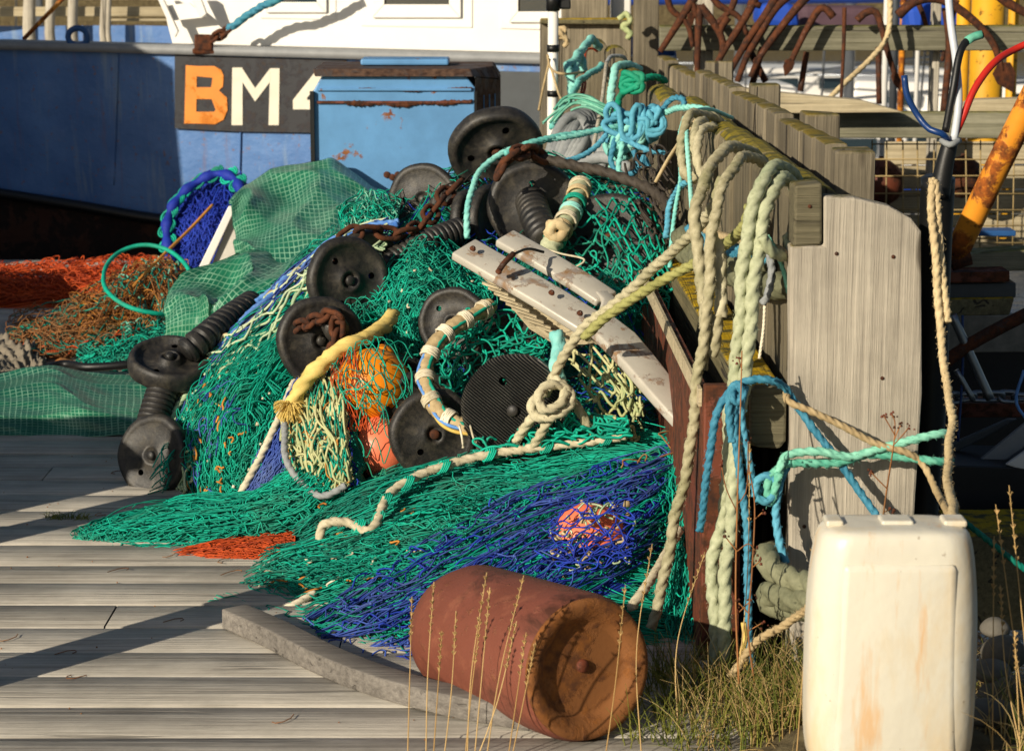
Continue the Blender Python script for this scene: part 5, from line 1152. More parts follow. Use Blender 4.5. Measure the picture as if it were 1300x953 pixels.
# ------------------------------------------------------------------ galvanised frame with cream plate
fr = thing('trawl_gear_bars', tuple(P(700, 400, 5.95)), 'galvanised metal trawl frame with a cream slatted plate and a bent arm', 'metal frame')
def barp(name, pts, w, th, mat, bevel=.006, up=(.3, -.6, .75)):
    """flat bar following a path: w wide across, th thick along up"""
    p = np.array(PP(pts)); T = unit(np.gradient(p, axis=0)); U = unit(np.array(up)); W = unit(np.cross(T, U)); U2 = np.cross(W, T)
    g = G(); V = []; n = len(p)
    for i in range(n):
        ww = w[i] if hasattr(w, '__len__') else w
        for a, b in ((-1, -1), (1, -1), (1, 1), (-1, 1)): V.append(p[i] + W[i] * a * ww / 2 + U2[i] * b * th / 2)
    q = [(i * 4 + j, (i + 1) * 4 + j, (i + 1) * 4 + (j + 1) % 4, i * 4 + (j + 1) % 4) for i in range(n - 1) for j in range(4)] + [(0, 1, 2, 3), ((n - 1) * 4 + 3, (n - 1) * 4 + 2, (n - 1) * 4 + 1, (n - 1) * 4)]
    g.add(V, np.array(q)); return g.build(name, mat, fr, bevel=bevel)
barp('front_bar', [(588, 316, 6.3), (640, 346, 6.22), (700, 381, 6.12), (764, 421, 6.02)], .1, .026, 'galv')
barp('rear_bar', [(640, 302, 6.42), (690, 330, 6.34), (740, 360, 6.26), (770, 380, 6.2)], .078, .024, 'galv')
barp('bent_arm', [(762, 412, 6.0), (785, 432, 5.95), (812, 462, 5.86), (845, 502, 5.76), (882, 548, 5.66)], [.09, .105, .098, .088, .07], .03, 'galv')
barp('bar_end', [(764, 372, 6.22), (774, 384, 6.18), (770, 400, 6.12)], .045, .02, 'galv')
g = G(); g.prism([P(*q) for q in ((588,326,6.3),(640,352,6.22),(700,388,6.13),(766,430,6.07),(760,438,6.07),(704,438,6.1),(672,418,6.14),(640,380,6.22),(612,352,6.28))], (0.0, .03, .004)); g.build('plate', 'cream', fr, bevel=.004)
for k, (a, b, Yd) in enumerate(((604, 341, 6.26), (634, 357, 6.21), (660, 372, 6.16), (684, 386, 6.12), (710, 402, 6.08))):
    g = G(); g.box(P(a, b, Yd), (.022, .03, .014), rot=Matrix.Rotation(R(28), 3, 'Y')); g.build('lug', 'greyp', fr, bevel=.003)
for k in range(9):
    g = G(); t_ = k / 8; a = np.array((612 + 60 * t_, 350 + 52 * t_)); b = a + np.array((24 + 12 * t_, 8 + 4 * t_)); g.prism([P(a[0], a[1] + 8, 6.16 - .09 * t_), P(b[0], b[1] + 8, 6.14 - .09 * t_), P(b[0], b[1] + 11, 6.14 - .09 * t_), P(a[0], a[1] + 11, 6.16 - .09 * t_)], (0, .02, 0)); g.build('slat', 'cream', fr)
for k, (a, b, Yd) in enumerate(((668, 344, 6.3), (698, 362, 6.25), (728, 381, 6.2))):
    g = G(); sweep(g, spline([P(a, b, Yd), P(a + 14, b + 12, Yd - .03), P(a + 22, b + 26, Yd - .06)], n=6), .008, 6); g.build('cross_rod', 'galv', fr, smooth=True)
rope('wire_tie', [(636,342,6.16),(646,328,6.16),(658,320,6.2),(672,316,6.26),(690,320,6.3)], .004, 'dark', parent=fr, laid=False)
rope('tie_strap', [(632,346,6.15),(640,334,6.14),(652,322,6.17)], .008, 'darkrust', parent=fr, laid=False)
for a, b, Yd in ((633, 345, 6.13), (700, 372, 6.09), (736, 398, 6.03), (600, 316, 6.25)):
    g = G(); V, q = lathe([(.001, .006), (.007, .006), (.009, 0)], 12); g.add(V @ axis_mat((.3, -.6, .75)).T + P(a, b, Yd), q); g.build('bolt', 'rust', fr)
# ------------------------------------------------------------------ wrapped rope bow
bow = thing('wrapped_rope_bow', tuple(P(540, 490, 6.1)), 'stiff rope bow bound with white twine curving round the teal strings', 'rope bow')
p = spline(PP([(624,388,6.32),(602,400,6.26),(572,418,6.2),(550,442,6.15),(540,472,6.1),(545,502,6.04),(560,524,6.0),(583,538,5.97),(606,546,5.96)]), step=.006)
g = G(); sweep(g, p, .021 * (1 + .12 * np.sin(np.arange(len(p)) * .35) + .05 * RNG.randn(len(p))), 12, 4, .12, .3); g.build('core_rope', 'tan', bow, smooth=True)
for k in range(6, len(p) - 2, 13):
    T = unit(p[min(k + 2, len(p) - 1)] - p[k - 2]); A = unit(np.cross(T, (0, -1, .2))); Bv = np.cross(T, A); th = np.linspace(0, 6.28 * 5, 90)
    g = G(); sweep(g, p[k] + .0245 * (np.cos(th)[:, None] * A + np.sin(th)[:, None] * Bv) + np.linspace(-.013, .013, 90)[:, None] * T + RNG.randn(90, 3) * .0006, .0032, 5); g.build('twine_binding', 'white', bow, smooth=True)
for off, mt in (((-.016, -.012, .0), 'bluerope'), ((.012, -.015, .008), 'teal'), ((-.01, -.018, -.012), 'yellow')):
    g = G(); sweep(g, p + np.array(off) + .004 * np.sin(np.arange(len(p)) * .2)[:, None], .005, 6); g.build('side_strand', mt, bow, smooth=True)
g = G()
for dx in (0, 14): sweep(g, spline([P(583 + dx, 540, 5.93), P(586 + dx, 552, 5.9), P(588 + dx * 1.1, 566 - dx * .3, 5.9)], n=8), .003, 6)
blobs(g, np.array([P(588, 567, 5.9), P(604, 561, 5.9)]), .007); g.build('twine_end', 'white', bow, smooth=True)
# wrapped splice between the top bobbin and the open mesh
sp = thing('bound_splice', tuple(P(715, 280, 7.0)), 'tan knotted rope end bound with white and teal twine over the open mesh', 'rope splice')
p = spline(PP([(738,232,7.15),(732,252,7.05),(722,275,6.95),(708,298,6.85),(696,318,6.8)]), step=.006); g = G(); sweep(g, p, .027 * (1 + .2 * np.sin(np.arange(len(p)) * .23)), 12, 4, .1, .3); g.build('core_rope', 'palegrope', sp, smooth=True)
for k in range(5, len(p) - 2, 9):
    T = unit(p[min(k + 2, len(p) - 1)] - p[k - 2]); A = unit(np.cross(T, (0, -1, .2))); Bv = np.cross(T, A); th = np.linspace(0, 6.28 * 3, 60)
    g = G(); sweep(g, p[k] + .033 * (np.cos(th)[:, None] * A + np.sin(th)[:, None] * Bv) + np.linspace(-.012, .012, 60)[:, None] * T, .004, 5); g.build('twine_binding', ('white', 'tan', 'teal', 'white', 'aqua')[(k // 8) % 5], sp, smooth=True)
g = G(); c = P(707, 292, 6.82)
for a in range(5): sweep(g, spline([c + .03 * np.array((math.cos(a), -.4, math.sin(a))), c + .02 * np.array((math.cos(a + 1.3), -1.1, math.sin(a + 1.3))), c + .03 * np.array((math.cos(a + 2.7), -.3, math.sin(a + 2.7)))], n=16), .016, 10)
g.build('knot', 'tan', sp, smooth=True)
rope('loose_twine', [(690,315,6.78),(712,322,6.76),(742,330,6.74),(720,345,6.72)], .003, 'white', parent=sp, laid=False)
# ================================================================== rusty tank in front
def tank_mat():
    t = NT('red_oxide_tank')
    n = t.noise(t.coord(), 6, 8, .65, .5)
    base = t.mix(t.ramp(t.noise(t.coord(), 3, 4), [(.3, 0.0), (.7, 1.0)]), rgb('#6d3c2c'), rgb('#80493a'))
    m = t.ramp(n, [(.56, 0.0), (.66, 1.0)])
    c = t.mix(t.math('MULTIPLY', m, .85), base, rgb('#3f2418')); m3 = t.ramp(t.noise(t.coord(), 14, 7, .7), [(.55, 0.0), (.68, 1.0)]); c = t.mix(t.math('MULTIPLY', m3, .35), c, rgb('#9a6248'))
    m2 = t.ramp(t.noise(t.coord(), 30, 5, .7), [(.6, 0.0), (.7, 1.0)]); c = t.mix(t.math('MULTIPLY', m2, .4), c, rgb('#8d5a34'))
    t.col(c); t.rough(.6, .35); t.bump(t.math('ADD', t.math('MULTIPLY', n, 1.5), t.math('MULTIPLY', m2, .5)), .6, .008); return t.m
MAT['tank'] = tank_mat(); MAT['tankend'] = rusty('scaled_rust', '#87552a', rust1='#84501f', rust2='#553219', amount=.42, scale=9, rough=.8, bumpd=.002)
ca, cb = P(590, 800, 4.82), P(748, 850, 4.385); d = cb - ca; LT = float(np.linalg.norm(d)); A = axis_mat(d); RT = .15
tank = thing('rusty_tank', tuple(((ca + cb) / 2) * (1, 1, 0)), 'red brown rusty steel tank lying on its side at the foot of the nets', 'tank')
g = G(); V, q = lathe([(.001, -.06), (.06, -.055), (.11, -.03), (.135, 0), (RT, .05), (RT, LT - .05), (RT * .985, LT - .025), (RT * .95, LT - .008)], 72); g.add(V @ A.T + ca, q); g.build('shell', 'tank', tank, smooth=True)
g = G(); V, q = lathe([(RT * .951, LT - .009), (RT * .93, LT), (RT * .86, LT + .002), (RT * .74, LT - .003), (RT * .68, LT - .01), (RT * .63, LT - .019), (RT * .57, LT - .022), (.001, LT - .017)], 72); g.add(V @ A.T + ca, q); g.build('dished_end', 'tankend', tank, smooth=True)
g = G(); V, q = lathe([(.001, .022), (.012, .022), (.0135, .018), (.0135, -.01)], 16); g.add(V @ A.T + ca + A[:, 2] * (LT - .03) + np.array((-.006, 0, .006)), q); g.build('bolt', 'brown', tank, smooth=False)
# curved timber on the deck edge
k_ = np.array([P(a, b, h=.05) for a, b in ((297,769),(352,793),(418,826),(500,856),(600,880),(740,903))]); p = spline(k_, step=.03)
kb = thing('curved_timber', tuple(p[0] * (1, 1, 0)), 'curved grey timber lying on the deck along the front of the nets', 'timber')
g = G(); T = unit(np.gradient(p, axis=0)); T[:, 2] = 0; W = np.cross(T, (0, 0, 1)); V = []
for i in range(len(p)):
    for a, z in ((-.034, .003), (.034, .003), (.034, .05), (-.034, .05)): V.append((p[i] + W[i] * a) * (1, 1, 0) + (0, 0, z))
n = len(p); q = [(i * 4 + j, (i + 1) * 4 + j, (i + 1) * 4 + (j + 1) % 4, i * 4 + (j + 1) % 4) for i in range(n - 1) for j in range(4)] + [(0, 1, 2, 3), (n * 4 - 1, n * 4 - 2, n * 4 - 3, n * 4 - 4)]
g.add(V, np.array(q)); g.build('beam', 'kerb', kb, bevel=.004)
# ================================================================== white plastic canister
def can_mat():
    t = NT('hdpe'); n = t.noise(t.coord((1, 1, .35)), 9, 6, .6); m = t.ramp(n, [(.46, 0.0), (.66, 1.0)])
    n2 = t.noise(t.coord((1.6, 1, .25)), 12, 5, .6); m2 = t.ramp(n2, [(.57, 0.0), (.68, 1.0)])
    c = t.mix(t.math('MULTIPLY', m, .6), rgb('#cdc8b8'), rgb('#c9ab74')); c = t.mix(t.math('MULTIPLY', m2, .6), c, rgb('#cf9a56'))
    sp = t.ramp(t.noise(t.coord(), 60, 3), [(.7, 0.0), (.73, 1.0)]); c = t.mix(t.math('MULTIPLY', sp, .5), c, rgb('#7d6a50'))
    t.col(c); t.rough(.42, .4); t.b.inputs['Subsurface Weight'].default_value = .12; t.b.inputs['Subsurface Radius'].default_value = (.02, .02, .015)
    t.bump(t.noise(t.coord(), 6, 4), .25, .02); return t.m
MAT['hdpe'] = can_mat()
jx0, jx1 = P(1032, 760, 3.8)[0], P(1252, 760, 3.8)[0]; jz = P(1140, 664, 3.88)[2]; jc = ((jx0 + jx1) / 2, 3.885); JW, JD = (jx1 - jx0), .17
can = thing('plastic_canister', (jc[0], jc[1], .14), 'big white plastic canister with orange stains standing in front of the end board', 'canister')
def rrect(w, d_, r, n=7):
    o = []
    for cx_, cy_, a0 in ((w / 2 - r, d_ / 2 - r, 0), (-w / 2 + r, d_ / 2 - r, 90), (-w / 2 + r, -d_ / 2 + r, 180), (w / 2 - r, -d_ / 2 + r, 270)):
        for k in range(n + 1): a = R(a0 + 90 * k / n); o.append((cx_ + r * math.cos(a), cy_ + r * math.sin(a)))
    return np.array(o)
rings = []; z0 = .13
for f_, z in ((.3, z0), (.8, z0 + .002), (.93, z0 + .012), (.985, z0 + .05), (1, z0 + .12), (1, jz - .2), (.985, jz - .13), (.95, jz - .07), (.915, jz - .035), (.875, jz - .012), (.80, jz), (.4, jz + .002)):
    o = rrect(JW * f_, JD * f_, .05 * min(1, f_) + .012); bul = 1 + .0 * z; rings.append(np.column_stack([o * bul, np.full(len(o), z)]))
Rg = np.array(rings); m_, n_ = Rg.shape[:2]
i = np.arange(m_ - 1)[:, None]; j = np.arange(n_)[None]
q = np.stack([i * n_ + j, i * n_ + (j + 1) % n_, (i + 1) * n_ + (j + 1) % n_, (i + 1) * n_ + j], -1).reshape(-1, 4).tolist() + [list(range(n_))[::-1], list(range((m_ - 1) * n_, m_ * n_))]
g = G(); g.add(Rg.reshape(-1, 3) + (jc[0], jc[1], 0), [tuple(a) for a in q]); b_ = g.build('body', 'hdpe', can, smooth=True)
fy = jc[1] - JD / 2; g2 = G(); g2.hexa([(jc[0] + a, fy - .002, b) for a, b in ((-.1, z0 + .03), (.1, z0 + .03), (.092, jz - .06), (-.092, jz - .06))], [(jc[0] + a, fy + .01, b) for a, b in ((-.11, z0 + .02), (.11, z0 + .02), (.1, jz - .05), (-.1, jz - .05))]); g2.build('front_panel', 'hdpe', can, bevel=.012, smooth=True)
sb = b_.modifiers.new('sub', 'SUBSURF'); sb.levels = sb.render_levels = 1
for x, w in ((1062, .03), (1142, .055), (1216, .04)):
    g = G(); g.box((P(x, 660, 3.85)[0], 3.89, jz + .002), (w, .05, .012)); g.build('moulding_lug', 'hdpe', can, bevel=.004)
# ================================================================== ropes hung over the wall
rope('hung_rope', [(826,795,5.0),(836,755,5.0),(852,690,5.0),(868,610,5.0),(882,520,5.0),(893,430,5.0),(900,350,5.02),(908,280,5.06),(918,232,5.12),(935,207,5.2),(955,200,5.3),(972,210,5.35),(982,232,5.4)], .0125, 'pale', 'long pale weathered rope dropping over the wall to the foot of the nets', wob=.003)
rope('hung_rope', [(903,862,4.78),(908,800,4.8),(905,730,4.82),(918,650,4.84),(926,560,4.84),(935,440,4.85),(946,330,4.86),(955,262,4.9),(967,228,4.95),(988,213,5.02),(1008,222,5.1),(1018,245,5.15)], .0145, 'palegrope', 'thick pale green rope hanging nearest the end board down to the grass', wob=.003, also=([(915,862,4.76),(920,790,4.78),(924,700,4.8),(932,600,4.82),(944,480,4.83),(958,370,4.84),(966,290,4.88),(976,250,4.93),(996,228,5.0),(1012,238,5.08)],))
rope('hung_rope', [(968,300,4.85),(978,318,4.86),(992,325,4.9),(1004,320,4.95),(1000,300,5.0)], .012, 'palegrope', 'small slack pale loop under the rounded wall top beside the rail end')
rope('hung_rope', [(895,415,5.05),(888,340,5.1),(884,285,5.14),(890,240,5.2),(905,205,5.3),(930,188,5.4),(952,192,5.5),(968,205,5.55)], .014, 'pale', 'pale rope looped over the lichen covered wall top, left of the thick one', wob=.003, also=([(912,400,5.02),(915,330,5.06),(905,300,5.08)], [(895,415,5.05),(906,450,5.02),(912,400,5.02)]))
rope('hung_rope', [(876,226,6.5),(866,214,6.5),(864,190,6.55),(868,165,6.6),(880,146,6.65),(900,146,6.75),(918,158,6.8)], .0135, 'pale', 'tied pale rope hanging over the wall top farther back', wob=.004, also=([(876,226,6.5),(884,214,6.48),(882,190,6.52),(884,165,6.56),(896,152,6.64)], [(890,232,6.45),(886,200,6.48),(890,170,6.54),(905,158,6.62)]))
r1 = rope('stretched_rope', [(692,500,5.86),(712,458,5.82),(742,416,5.76),(798,370,5.62),(850,322,5.46),(890,285,5.3),(905,262,5.22),(918,225,5.2)], .013, 'pale', 'pale rope stretched from the big knot up over the wall', wob=.001)
rope('stretched_rope', [(742,428,5.74),(770,402,5.68),(830,362,5.55),(890,330,5.4),(930,303,5.15),(946,285,5.0),(952,262,4.97)], .0125, 'oliverope', 'mossy olive rope stretched just below the pale one to the wall')
rope('knot_loops', [(692,498,5.84),(676,510,5.82),(680,528,5.8),(704,528,5.78),(724,514,5.8),(722,496,5.82),(700,488,5.8),(684,500,5.78),(690,520,5.76),(712,512,5.78),(716,492,5.82),(700,476,5.84)], .0125, 'pale', parent=r1, also=([(684,520,5.82),(668,540,5.84),(655,560,5.88)], [(700,525,5.8),(688,548,5.82),(676,568,5.86)], [(720,500,5.84),(735,520,5.84),(748,545,5.84)]))
rope('wrapped_rope_stub', [(706,420,5.98),(708,445,5.95),(706,470,5.9),(712,500,5.9),(708,540,5.92)], .02, 'aqua', 'faded teal bound rope upright behind the big pale knot', wob=.003)
# blue, green and tan ropes round the block and end board
rope('blue_rope', [(888,672,4.82),(893,630,4.8),(902,570,4.79),(914,520,4.79),(930,492,4.8),(950,482,4.8),(975,482,4.8),(994,490,4.82),(1006,508,4.83),(1030,540,4.81),(1058,575,4.8),(1085,615,4.79),(1112,655,4.76),(1130,690,4.7)], .0085, 'cyan', 'blue rope tied over the squared rail block, one end slanting behind the canister', wob=.002,
     also=([(930,492,4.8),(932,540,4.79),(938,590,4.78),(946,640,4.78),(948,700,4.78),(950,770,4.76),(955,862,4.74)], [(936,486,4.79),(928,500,4.77),(936,512,4.77),(944,500,4.77),(934,488,4.78),(926,510,4.78),(930,560,4.78)], [(946,490,4.81),(942,530,4.8),(952,590,4.79),(958,618,4.8),(985,612,4.8),(1000,590,4.8)]))
rope('green_rope', [(985,612,4.79),(990,592,4.78),(1000,577,4.785),(1040,573,4.785),(1080,580,4.785),(1120,569,4.785),(1160,557,4.785),(1196,550,4.79),(1206,552,4.86)], .009, 'seagreen', 'sea green rope wound twice round the end board', wob=.001,
     also=([(985,596,4.795),(1000,588,4.79),(1060,588,4.79),(1100,578,4.795),(1150,580,4.79),(1196,586,4.79),(1206,584,4.88)], [(985,596,4.79),(975,610,4.78),(978,640,4.78),(990,600,4.77)]))
rope('blue_rope', [(990,612,4.785),(985,650,4.78),(990,690,4.77),(998,715,4.76)], .0085, 'cyan', 'short blue rope end dangling from the green lashing', also=([(958,630,4.78),(962,610,4.78),(975,604,4.78),(985,618,4.78),(975,636,4.77),(960,632,4.77)],))
rope('tan_rope', [(998,498,4.83),(1002,510,4.8),(1030,522,4.79),(1070,541,4.788),(1110,562,4.785),(1150,574,4.78),(1172,590,4.78),(1190,625,4.7),(1206,655,4.4),(1210,664,4.1)], .0075, 'tan', 'tan laid rope crossing the end board down to the canister')
rope('tan_rope', [(1184,226,4.93),(1181,260,4.9),(1186,310,4.86),(1192,380,4.82),(1196,450,4.75),(1204,500,4.65),(1210,530,4.55),(1204,565,4.45),(1204,610,4.3),(1210,645,4.05),(1212,662,3.92)], .0085, 'tan', 'tan laid rope hanging from the black tube down to the canister top', wob=.0015, also=([(1186,228,4.93),(1190,270,4.9),(1194,320,4.87),(1200,372,4.83),(1202,408,4.8)],))
rope('teal_rope', [(1165,590,5.2),(1200,640,5.2),(1260,690,5.2),(1330,745,5.2)], .007, 'teal2', 'dark teal rope sloping down behind the canister at the right')
rope('tan_rope', [(1030,765,4.4),(1000,790,4.5),(970,808,4.55),(945,835,4.6),(925,858,4.6)], .0085, 'tan', 'frayed tan rope trailing through the grass left of the canister', wob=.002)
rope('mossy_rope', [(1045,748,4.5),(1020,740,4.6),(990,728,4.68),(972,708,4.76),(985,700,4.82)], .026, 'mossrope', 'thick mossy grey rope coiled at the foot of the end board', also=([(1045,762,4.5),(1010,762,4.6),(982,752,4.68),(974,764,4.7),(1000,772,4.66),(1045,772,4.5)],))
rope('bundle_rope', [(872,322,6.0),(900,335,5.75),(940,350,5.45),(975,362,5.2),(1000,362,5.02)], .03, 'mossrope', 'fat mossy brown rope bundle along the wall behind the hung loops', also=([(866,300,6.1),(900,318,5.8),(940,332,5.45),(965,335,5.25)],))
rope('bundled_rope', [(874,290,6.0),(905,305,5.7),(945,318,5.35),(975,328,5.1)], .011, 'cyan', 'blue cords lying on the mossy rope bundle', also=([(872,302,5.98),(905,316,5.68),(945,324,5.33)],))
rope('tan_rope', [(880,282,5.9),(910,298,5.6),(950,306,5.3),(985,316,5.0),(1001,324,4.9)], .0095, 'tan', 'tan cord crossing behind the hung ropes to the rail end', also=([(962,290,5.1),(972,318,5.0)],))
rope('aqua_rope', [(975,300,5.0),(985,318,4.95),(995,345,4.93),(1001,372,4.92)], .005, 'seagreen', 'thin teal cord dangling beside the end board')
rope('grey_loop', [(975,318,5.0),(980,345,4.98),(975,372,4.96),(968,386,4.96)], .0085, 'greyrope', 'short grey rope tail hanging below the small slack loop')
rope('thin_line', [(971,386,4.97),(969,420,4.97),(964,455,4.97)], .0035, 'white', 'thin white cord hanging from the grey rope tail')
rope('thin_line', [(903,395,5.03),(898,440,5.02),(896,470,5.02)], .005, 'pale', 'thin pale cord beside the lichen covered rail')
# hanging lines further along the wall
rope('aqua_rope', [(868,150,6.75),(862,180,6.7),(864,225,6.62),(858,262,6.55),(853,300,6.5),(850,340,6.48)], .006, 'aqua', 'thin aqua line hanging down the far part of the wall', also=([(930,150,7.2),(905,140,7.1),(885,140,6.9),(868,150,6.75)],))
rope('aqua_rope', [(880,140,6.9),(872,165,6.6),(876,230,6.4),(880,290,6.2)], .0065, 'aqua', 'aqua line next to the tied pale rope')
rope('thin_stick', [(832,232,7.0),(850,200,6.9),(872,168,6.7),(886,150,6.7)], .006, 'tan', 'thin bare stick leaning on the wall behind the blue knot', 'stick', laid=False)
rope('thin_stick', [(752,195,8.2),(764,130,8.5),(770,80,8.8)], .0075, 'pile', 'slender grey stick standing between the rounded post tops', 'stick', laid=False)
rope('pole_line', [(770,80,8.8),(776,72,8.85),(790,72,8.9),(795,78,8.95)], .0075, 'greyrope', 'short grey rope bent over a rounded post top', 'rope')
rope('top_rope', [(724,128,9.2),(728,92,9.5),(737,66,9.8),(750,51,10.0),(762,60,10.1)], .017, 'aqua', 'faded blue rope thrown over the leftmost rounded post', wob=.004, also=([(728,110,9.3),(722,85,9.5),(736,72,9.7),(742,92,9.7)],))
rope('red_line', [(738,118,9.4),(742,90,9.75),(744,66,9.95),(752,62,10.0),(759,66,10.0)], .005, 'orange', 'thin orange red cord round the leftmost rounded post', laid=False, also=([(738,130,9.3),(743,108,9.5),(740,96,9.6)],))
rope('top_rope', [(700,160,8.7),(722,125,9.0),(742,98,9.3),(765,84,9.5)], .013, 'aqua', 'aqua rope slanting from the grey coil up to the second post', wob=.003)
rope('top_rope', [(778,215,8.2),(774,170,8.3),(775,125,8.5),(780,95,8.6),(790,82,8.7),(803,84,8.8),(812,90,8.9)], .015, 'aqua', 'blue grey rope looped over the third rounded post', wob=.003)
gk = rope('green_knot_rope', [(780,190,7.9),(782,150,8.0),(790,122,8.1),(805,110,8.1),(818,100,8.15),(832,98,8.2),(845,104,8.25)], .012, 'green', 'dark green rope knotted over the wall beside the blue knot', wob=.003)
def knot_pts(c, s, seed, n=70, loops=4):
    r = np.random.RandomState(seed); a = np.linspace(0, 6.28 * loops, n); f1, f2, f3 = r.uniform(.6, 1.6, 3); ph = r.uniform(0, 6, 6)
    return c + s * np.stack([np.sin(a * f1 + ph[0]) * .8 + .3 * np.sin(a * 2.3 + ph[3]), .5 * np.sin(a * f3 + ph[2]), np.cos(a * f2 + ph[1]) * .7 + .3 * np.cos(a * 1.9 + ph[4])], 1)
def knot(name, c, s, r, mat, parent, seed, loops=4, n=46):
    g = G(); p = spline(knot_pts(c, s, seed, n, loops), step=r * .8); sweep(g, p, r, 12, 3, r * 6.5, .24); return g.build(name, mat, parent, smooth=True)
knot('knot', P(802, 105, 8.05), .035, .011, 'green', gk, 4, 3)
bk = rope('blue_knot_rope', [(593,302,6.95),(592,275,6.98),(598,245,7.05),(612,215,7.15),(634,196,7.2),(670,184,7.25),(720,174,7.3),(770,162,7.4),(800,152,7.5),(840,143,7.4),(875,136,7.2),(905,140,7.15)], .0095, 'aqua', 'long aqua and blue rope running from the bobbins to the big knot on the wall', wob=.0015,
     also=([(640,194,7.18),(680,180,7.24),(740,168,7.34),(790,160,7.4)],))
bc = thing('blue_rope_knot', tuple(P(802, 165, 7.4)), 'bright blue rope tied in one big untidy knot on the wall top', 'rope knot')
for sd, dx, dy, s, mt in ((1, -10, -6, .06, 'cyan'), (2, 8, 4, .055, 'cyan'), (3, 0, 14, .05, 'aqua'), (5, 20, -8, .05, 'cyan'), (9, -14, 22, .045, 'aqua')): knot('knot', P(802 + dx, 162 + dy, 7.38), s, .0095, mt, bc, sd, 4)
for pts, mt in (([(780,175,7.36),(775,205,7.32),(790,222,7.3),(810,215,7.3),(806,192,7.32)], 'cyan'), ([(770,170,7.36),(745,195,7.3),(715,206,7.25),(690,215,7.2)], 'cyan'), ([(800,180,7.34),(822,190,7.3),(845,196,7.3)], 'cyan'), ([(790,180,7.34),(785,215,7.3),(800,235,7.28)], 'aqua'),
                ([(815,160,7.36),(838,150,7.38),(830,135,7.4),(810,148,7.38)], 'cyan'), ([(825,160,7.36),(850,128,7.4),(866,126,7.35),(870,138,7.3)], 'cyan'), ([(845,300,6.6),(852,255,6.7),(880,222,6.5)], 'cyan')):
    rope('rope_tail', pts, .009, mt, parent=bc, wob=.002)
g = G(); c = P(818, 192, 7.3); L = []
for k in range(60): a, b = random.uniform(-1, 1), random.uniform(-.6, .6); L.append([c, c + np.array((a * .01, b * .01, -.02)), c + np.array((a * .022, b * .02 - .01, -.05))])
multi(g, np.array(L), .0016); g.build('frayed_end', 'cyan', bc, smooth=True)
rope('dark_rope', [(668,196,7.12),(700,204,7.1),(740,213,7.08),(780,222,7.02),(820,238,6.95),(845,258,6.85),(852,290,6.7)], .0165, 'darkrope', 'dark tarred rope sagging from the top bobbins to the wall', wob=.002)
g = G(); Sg = Surf([[(800,190,7.4),(850,190,7.2)], [(800,250,7.1),(860,250,6.9)], [(835,310,6.7),(870,310,6.6)]]); tangle(g, Sg, 60, .4, .004, off=0, seed=4, lift=.05, curl=1.5); g.build('cord_tangle', 'darkrope', None, smooth=True, label='dark tangle of old cords hanging on the wall under the blue knot', cat='cord tangle')
coil = thing('grey_rope_coil', tuple(P(740, 180, 8.6)), 'thick grey rope coil standing up behind the top bobbins', 'rope coil')
for k in range(8):
    o = 5.5 * k; h = 9 * abs(k - 4) / 4
    rope('coil_turn', [(694 + o * .7, 214 - k, 8.35), (700 + o, 180 + h * .4, 8.4), (712 + o, 150 + h, 8.45 + .02 * k), (727 + o * .8, 138 + h, 8.5 + .02 * k), (741 + o * .6, 150 + h * .6, 8.5 + .02 * k), (746 + o * .6, 180, 8.45), (738 + o * .7, 214, 8.4)], .021, 'greyrope', parent=coil, laid=False, wob=.002)
rope('coil_tail', [(700,225,8.2),(730,208,8.2),(770,200,8.2),(800,215,8.1)], .022, 'greyrope', parent=coil, laid=False)
g = G(); Sg = Surf([[(682,165,8.3),(725,128,8.4),(775,140,8.4)], [(690,185,8.25),(730,150,8.3),(770,160,8.3)]]); tangle(g, Sg, 18, .9, .005, off=.02, seed=2, dirv=0, curl=.4, M=18); g.build('cord_lashing', 'seagreen', coil, smooth=True)
pole = thing('striped_pole', tuple(P(701, 60, 9.4) * (1, 1, 0)), 'slim white pole with black bands standing before the deckhouse', 'pole')
g = G(); a, b = P(701, 160, 9.4), P(703, -40, 9.4); sweep(g, np.array([a * (1, 1, 0), a, b]), .021, 16); g.build('tube', 'whitep', pole, smooth=True)
for y0, y1, r_ in ((-12, 14, .028), (57, 66, .025), (115, 123, .023)):
    g = G(); sweep(g, np.array([P(702, y0, 9.4), P(702, y1, 9.4)]), r_, 16); g.build('black_band', 'dark', pole, smooth=True)
g = G(); g.box(P(710, 4, 9.42), (.09, .05, .05), jit=.004); g.build('clamp', 'dark', pole, bevel=.006)
rope('pole_string', [(695,70,9.35),(700,88,9.3),(716,94,9.2),(740,92,9.4)], .005, 'tan', 'thin tan string tied round the striped pole', laid=False, also=([(698,75,9.35),(690,110,9.3),(684,140,9.2)], [(700,88,9.3),(708,115,9.2),(712,125,9.1)]))
rope('knot_on_screen', [(708,38,10.9),(716,36,10.88),(716,46,10.88),(708,48,10.88),(708,40,10.86),(720,52,10.86),(716,60,10.86)], .012, 'tan', 'small tan rope knot nailed to the lichened board screen', also=([(706,50,10.86),(700,60,10.8)],))
rope('knot_on_screen', [(785,25,10.8),(795,18,10.8),(800,28,10.78),(790,34,10.78),(800,42,10.76),(796,50,10.76)], .013, 'olivecord', 'yellowish rope end tied on top of the board screen beside the white post')
rope('long_line', [(1010,174,10.1),(1060,118,10.25),(1110,70,10.4),(1128,40,10.45),(1130,-10,10.5)], .012, 'tan', 'long taut tan line slanting up past the anchors from the plank wall')
